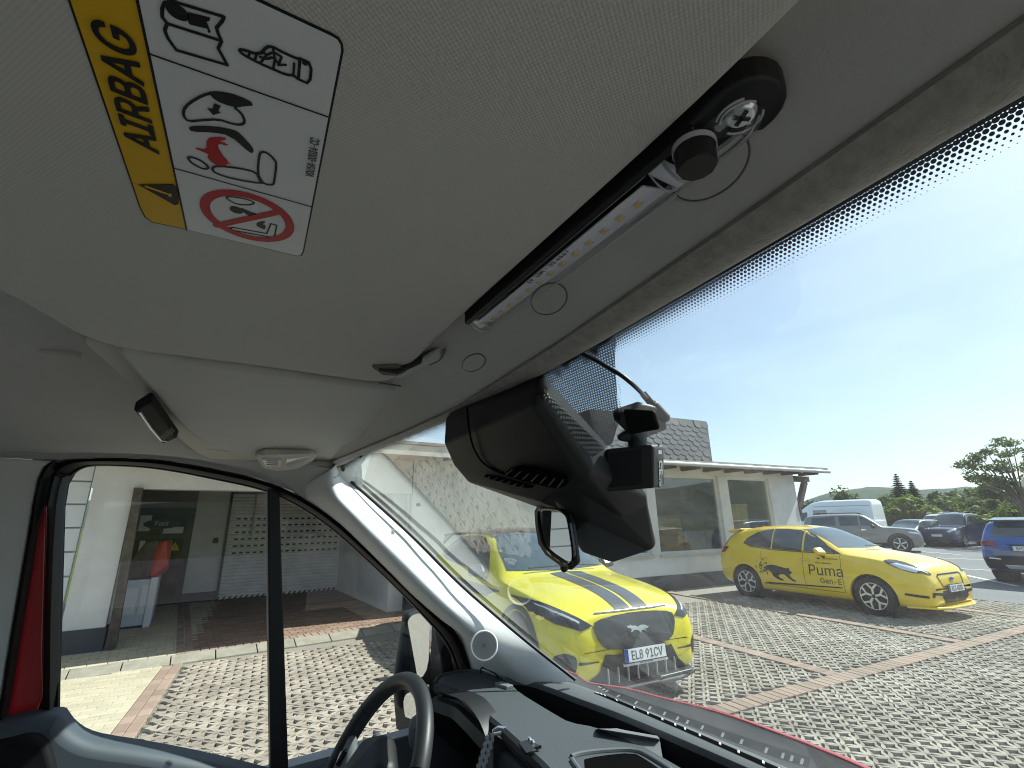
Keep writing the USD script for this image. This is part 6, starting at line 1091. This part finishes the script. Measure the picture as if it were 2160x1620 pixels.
ink('airbag_pictogram', unary_union([stroke([(1250, 550), (1180, 580), (1110, 630), (1098, 680), (1130, 720), (1200, 712), (1310, 705), (1400, 735), (1450, 740), (1472, 720), (1450, 670), (1400, 630), (1460, 620), (1525, 615), (1420, 565), (1310, 542)], W1, True, 1), poly([(1255, 548), (1310, 541), (1420, 562), (1526, 615), (1450, 632), (1380, 628), (1290, 590)], 1), poly([(1285, 610), (1325, 625), (1310, 655), (1325, 665), (1280, 680), (1245, 638), (1275, 645)])]), 'label_black')
ink('child_seat_shell', poly([(1130, 755), (1160, 745), (1290, 748), (1400, 768), (1440, 790), (1520, 880), (1522, 905), (1500, 908), (1380, 800), (1260, 782), (1150, 780)], 1), 'label_black')
ink('child_pictogram', unary_union([poly([(1240, 820), (1300, 812), (1352, 815), (1362, 828), (1310, 835), (1372, 858), (1360, 864), (1310, 850), (1308, 880), (1370, 970), (1405, 978), (1350, 968), (1295, 930), (1260, 918), (1170, 880), (1180, 876), (1240, 892)], 1), Point(*SP(1308, 948)).buffer(.0045)]), 'label_red')
ink('seat_pictogram', unary_union([stroke([(1125, 935), (1150, 932), (1200, 950), (1248, 985), (1250, 1002), (1215, 1005), (1150, 970)], W1, True, 2), stroke([(1270, 1000), (1300, 985), (1440, 1000), (1540, 1025), (1555, 1070), (1580, 1095), (1400, 1065), (1290, 1030)], W1, True, 1), stroke([(1555, 920), (1570, 900), (1600, 905), (1640, 940), (1660, 970), (1645, 1080), (1640, 1100), (1600, 1100), (1570, 1080), (1545, 1030)], W1, True, 1)]), 'label_black')
th = np.linspace(0, 6.283, 60)
ce, e1_, e2_ = A3(1472, 1292), A3(310, 118)*.975, A3(-60, 150)
ring = lambda k: [tuple(ce+k*(math.cos(t)*(e1_)+math.sin(t)*A3(-95, 118)*1.0)) for t in th]
def circ(c, r): return Point(*SP(*c)).buffer(r, 24)
Ro = .5*np.linalg.norm(SP(1180, 1180)-SP(1770, 1405)); cc = .5*(SP(1180, 1180)+SP(1770, 1405)); Ro *= .93
ban = Point(*cc).buffer(Ro, 32).difference(Point(*cc).buffer(Ro*.80, 32)); ink('prohibition_ring', unary_union([ban, LineString([SP(1300, 1345), SP(1655, 1268)]).buffer(Ro*.085)]), 'label_red', 3)
ink('child_in_seat_pictogram', unary_union([Point(*SP(1418, 1253)).buffer(.0036), poly([(1440, 1235), (1490, 1260), (1540, 1275), (1545, 1290), (1500, 1290), (1460, 1268)], 1), poly([(1545, 1325), (1600, 1320), (1570, 1340), (1595, 1345), (1590, 1372), (1560, 1360), (1535, 1345)], 1), stroke([(1380, 1360), (1400, 1358), (1600, 1395), (1625, 1335), (1660, 1345), (1645, 1420), (1395, 1375)], W1*.8, True), stroke([(1345, 1172), (1390, 1205), (1440, 1222), (1510, 1222), (1530, 1205), (1440, 1178)], W1*.8, True, 1)]).intersection(Point(*cc).buffer(Ro*.8)), 'label_black', 2)
o_ = onz(1880/2.8421, 1065/2.8421, zP-.0011); ux2 = onz(1915/2.8421, 840/2.8421, zP-.0011)-o_; L_ = np.linalg.norm(ux2); ux2 /= L_; uy2 = np.cross(A3(0, 0, -1), ux2)
tmx = meshkit.text_mesh('VDU5A-00014-CC', .0042, .0002); v = tmx.vertices.copy(); v[:, 0] *= L_/np.ptp(v[:, 0])
part(lb, 'part_number', trimesh.Trimesh(o_+v[:, :1]*ux2+v[:, 1:2]*uy2+v[:, 2:]*A3(0, 0, -1), tmx.faces, process=False), 'label_black', smooth=False)

# ---------------------------------------------------------------- LED strip lamp screwed to the lining along the panel's edge
zl = 1.897
n0, n1 = onz(1618, 178, 1.914), onz(1012, 692, 1.906); el = n1-n0; LL = np.linalg.norm(el[:2]); el = A3(el[0], el[1], 0); el /= np.linalg.norm(el); wl = np.cross(zz, el)            # wl: across the bar
if wl @ FV < 0: wl = -wl
lam = thing('led_strip_lamp', 'clear LED strip lamp with black end, screw and round black knob on the roof lining', 'lamp', n0)
hw = .0165
n0 = A3(n0[0], n0[1], zl)
def lp(s, w, z): return n0+el*s+wl*w+zz*(z-zl)
def capsule(s0, s1, w0, w1, r): return [(s0, w0+r), (s0, w1-r), (s1, w0+r), (s1, w1-r)]
part(lam, 'base', hull([(lp(s, w, 1.9165), .003) for s in (.02, LL-.004) for w in (-hw+.001, hw-.003)]+[(lp(.02+.016*math.cos(t), .016*math.sin(t), 1.9165), .003) for t in np.linspace(1.57, 4.71, 9)], 2), 'black_plastic', smooth=50)
part(lam, 'side_rail', hull([(lp(s, w, z), .0015) for s in (.030, LL-.006) for w, z in ((-hw-.001, 1.916), (-hw-.001, 1.906), (-hw+.001, 1.9055))], 1), 'black_plastic')
part(lam, 'end_block', hull([(lp(.014+.017*math.cos(t), .0165*math.sin(t), z), .003) for t in np.linspace(1.57, 4.71, 11) for z in (1.921, 1.912)]+[(lp(.040, -hw, z), .003) for z in (1.921, 1.908)]+[(lp(.020, .008, 1.920), .003)], 2), 'black_plastic', smooth=50)
def arc(s, k=1.0): return [lp(s, (.001+hw*math.cos(t))*1.0, 1.918-.0185*k*math.sin(t)**.75) for t in np.linspace(0.0, math.pi, 19)]
ss = [0.006, .010, .016, .024]+list(np.linspace(.034, LL-.012, 24))+[LL-.008, LL-.004, LL-.001, LL+.001]
prof = [min(1, .35+.65*math.sqrt(max(0, 1-(1-min(1, (s_-ss[0]+.001)/.02))**2)))*min(1, math.sqrt(max(0.02, (LL+.0015-s_)/.012))) if s_ > LL-.011 or s_ < .03 else 1.0 for s_ in ss]
rws = []
for s_, k_ in zip(ss, prof):
    wsc = k_ if s_ < .03 else 1.0; rws.append([lp(s_, .001+hw*math.cos(t)*max(.45, wsc), 1.918-.0185*k_*math.sin(t)**.75) for t in np.linspace(0, math.pi, 19)])
cv = part(lam, 'clear_cover', grid(rws), 'clear_plastic', smooth=60)
part(cv, 'cover_ridge', [tube([lp(.066, w, z), lp(LL-.006, w, z)], .0006, 6) for w, z in ((hw-.001, 1.9075), (hw-.004, 1.9035), (-hw+.003, 1.9060))], 'frost')
part(cv, 'end_wall', [tube(smoothpoly([lp(LL-.006, -hw+.001, 1.912), lp(LL-.004, -.008, 1.9025), lp(LL-.003, .004, 1.901), lp(LL-.005, hw-.001, 1.908)], 2, False), .0009, 6), tube(smoothpoly([lp(LL-.012, -hw+.002, 1.910), lp(LL-.011, .0, 1.9015), lp(LL-.012, hw-.001, 1.908)], 2, False), .0006, 6)], 'frost')
part(cv, 'cover_step', [tube(smoothpoly([lp(s_, -hw+.001, 1.912), lp(s_, -.006, 1.9015), lp(s_, .006, 1.9005), lp(s_, hw, 1.912)], 2, False), r_, 6) for s_, r_ in ((.054, .0011), (.064, .0007))]+[tube(smoothpoly([lp(.052, hw, 1.911), lp(.025, hw-.001, 1.907), lp(.010, .009, 1.909), lp(.005, .0, 1.910)], 2, False), .0010, 6)], 'frost')
part(lam, 'circuit_board', obox(lp((.07+LL-.014)/2, .001, 1.9075), el*(LL-.086), wl*.021-zz*-.005, zz*.001), 'led_board', smooth=False)
part(lam, 'inner_rib', [obox(lp(.059, .0, 1.908), el*.010, wl*.024, zz*.003)], 'led_board', smooth=False)
for k in range(13):
    s_ = .085+k*(LL-.105)/12.5; c = part(lam, 'led', obox(lp(s_, .001, 1.9062), el*.0055, wl*.0042, zz*.0014), 'label_white', smooth=False); part(c, 'led_lens', obox(lp(s_+.0004, .001, 1.9052), el*.0042, wl*.0032, zz*.0008), 'led_chip', smooth=False)
kb = onz(1468, 338, 1.893)
part(lam, 'knob', lathe([(0, -.006), (.0092, -.006), (.0101, -.004), (.0103, .004), (0, .004)], A3(kb[0], kb[1], 1.894), zz, 11), 'black_plastic', smooth=30); part(lam, 'knob_collar', lathe([(0.0104, .0), (.0109, .0), (.0109, .003), (0.0104, .003), (.0104, 0)], A3(kb[0], kb[1], 1.8985), zz, 24), 'frost')
sc_ = onz(1563, 246, 1.9065); rc = part(lam, 'screw', lathe([(0, -.0012), (.0060, -.0008), (.0074, .0008), (.0074, .002), (0, .002)], sc_, zz, 24), 'zinc')
part(rc, 'cross_slot', [obox(sc_-zz*.0013, el*.008+wl*.0034, (wl*.008-el*.0034)*.2, zz*.0008), obox(sc_-zz*.0013, (el*.008+wl*.0034)*.2, wl*.008-el*.0034, zz*.0008)], 'black_plastic', smooth=False)
part(lam, 'screw_cup', [tube([sc_-zz*.001+r_*(math.cos(t)*el+math.sin(t)*wl) for t in np.linspace(a_, b_, 20)], .0006, 5) for r_, a_, b_ in ((.0095, .2, 2.6), (.0095, 3.4, 5.6), (.0115, 4.0, 5.4))], 'frost')
part(lam, 'moulded_frame', [tube(P_, .0005, 5) for P_ in ([lp(.022, -.006, 1.9075), lp(.010, -.003, 1.909), lp(.008, .005, 1.909)], [lp(.014, .007, 1.9075), lp(.020, .001, 1.9075), lp(.014, -.007, 1.9085)])], 'frost')
m = meshkit.text_mesh('E9  10R - 05 4467', .0040, .0002); v = m.vertices; part(lam, 'lettering', trimesh.Trimesh(lp(LL*.66, -.0052, 1.9048)-v[:, :1]*el*1.1+v[:, 1:2]*(-wl)+v[:, 2:]*A3(0, 0, -1), m.faces, process=False), 'label_black', smooth=False)

# ---------------------------------------------------------------- dashcam below the printed field
dc = thing('dashcam', 'small black dashcam with its cable, stuck on the windscreen right of the mirror housing', 'camera', onW(1340, 950, .03))
dd = 0.475
dx = atd(1385, 940, dd)-atd(1272, 950, dd); fx, fy = atd(1376, 934, dd)-atd(1273, 952, dd), atd(1273, 1033, dd)-atd(1273, 952, dd)
q = [atd(1273, 952, dd), atd(1378, 932, dd-.012), atd(1378, 1034, dd-.012), atd(1275, 1033, dd)]; bk_ = [atd(1402, 932, dd+.012), atd(1403, 1032, dd+.012)]
cen = sum(q)/4; ex_ = ((q[1]-q[0])+(q[2]-q[3]))/4; ey_ = ((q[3]-q[0])+(q[2]-q[1]))/4; ez_ = ((bk_[0]-q[1])+(bk_[1]-q[2]))/4
part(dc, 'body', rbox(cen+ez_, ex_, ey_, ez_, .0035, 2), 'black_plastic', smooth=50)
nf = -np.cross(ex_, ey_); nf = nf/np.linalg.norm(nf); nf = nf if nf @ (C-cen) > 0 else -nf
part(dc, 'screen', obox(cen+nf*.0006-ex_*.12, ex_*1.3, ey_*1.6, nf*.001), 'gloss_black', smooth=False)
ns = np.cross(ez_, ey_); ns /= np.linalg.norm(ns); ns = ns if ns @ (C-cen) > 0 else -ns; so_ = cen+ez_+ex_; eyn, ezn = -ey_/np.linalg.norm(ey_), ez_/np.linalg.norm(ez_)
if np.cross(-eyn, ezn) @ ns < 0: tx, ty = -eyn, -ezn
else: tx, ty = -eyn, ezn
for s_, h_, u_, w_ in (('CE', .0085, -.006, -.003), ('RoHS', .0042, .006, -.003), ('DIGITAL RECORDER', .0019, -.004, .003)): part(dc, 'marking', textm(s_, h_, so_+ns*.0009+tx*u_+ty*w_, tx, ty, .0002, True), 'dim_print', smooth=False)
part(dc, 'marking', [obox(so_+ns*.0009-tx*.014+ty*w, tx*.004, ty*.0035, ns*.0003) for w in (-.002, .0025)], 'dim_print', smooth=False)
for u in (-.021, .021): part(dc, 'case_screw', lathe([(0, .001), (.0012, .001), (.0012, 0), (0, 0)], so_+tx*u+ty*-.002, ns, 10), 'gloss_black')
mt_ = part(dc, 'mount', hull([(atd(x, y, d), .004) for x, y, d in ((1302, 870, .47), (1345, 856, .46), (1390, 866, .48), (1398, 900, .49), (1360, 915, .48), (1322, 900, .47), (1304, 882, .47))], 2), 'black_plastic', smooth=40)
part(mt_, 'neck', lathe([(.010, -.006), (.010, .012), (.007, .014), (.007, .026)], atd(1345, 938, .478), zz, 20), 'black_plastic'); part(mt_, 'neck_plate', hull([(atd(x, y, .478), .004) for x, y in ((1310, 922), (1335, 905), (1362, 908), (1350, 928))], 1), 'black_plastic')
part(mt_, 'adhesive_pad', hull([(onW(x, y, .004), .003) for x, y in ((1322, 868), (1376, 872), (1385, 900), (1330, 910))], 1), 'matt_black')
part(mt_, 'connector', hull([(atd(1380, 856, .478), .0055), (atd(1402, 880, .478), .0055), (atd(1386, 872, .478), .006)], 2), 'black_plastic')
part(dc, 'cable', tube(smoothpoly([onW(1212, 742, .012), onW(1225, 744, .012), onW(1270, 768, .018), onW(1310, 790, .024), onW(1340, 815, .026), atd(1362, 838, .475), atd(1374, 850, .477)], 3, False), .0020, 8), 'black_plastic')
for k in range(6): part(dc, 'strain_relief', lathe([(.002, -.0012), (.0038, -.0008), (.0038, .0008), (.002, .0012)], atd(1358+3.6*k, 832+4.2*k, .475), atd(1376, 852, .477)-atd(1358, 832, .475), 12), 'black_plastic')
# ---------------------------------------------------------------- air
MAT['air'] = usdkit.material(stage, '/World/Looks/air', {'v': ('principled_volume', {'color': (0.86, 0.93, 1.0), 'density': 0.00016, 'anisotropy': 0.3})}, [], volume='v.volume')
solo('haze', boxes((-3700, -3700, -20), (3700, 3700, 130)), 'air', kind='stuff', smooth=False)
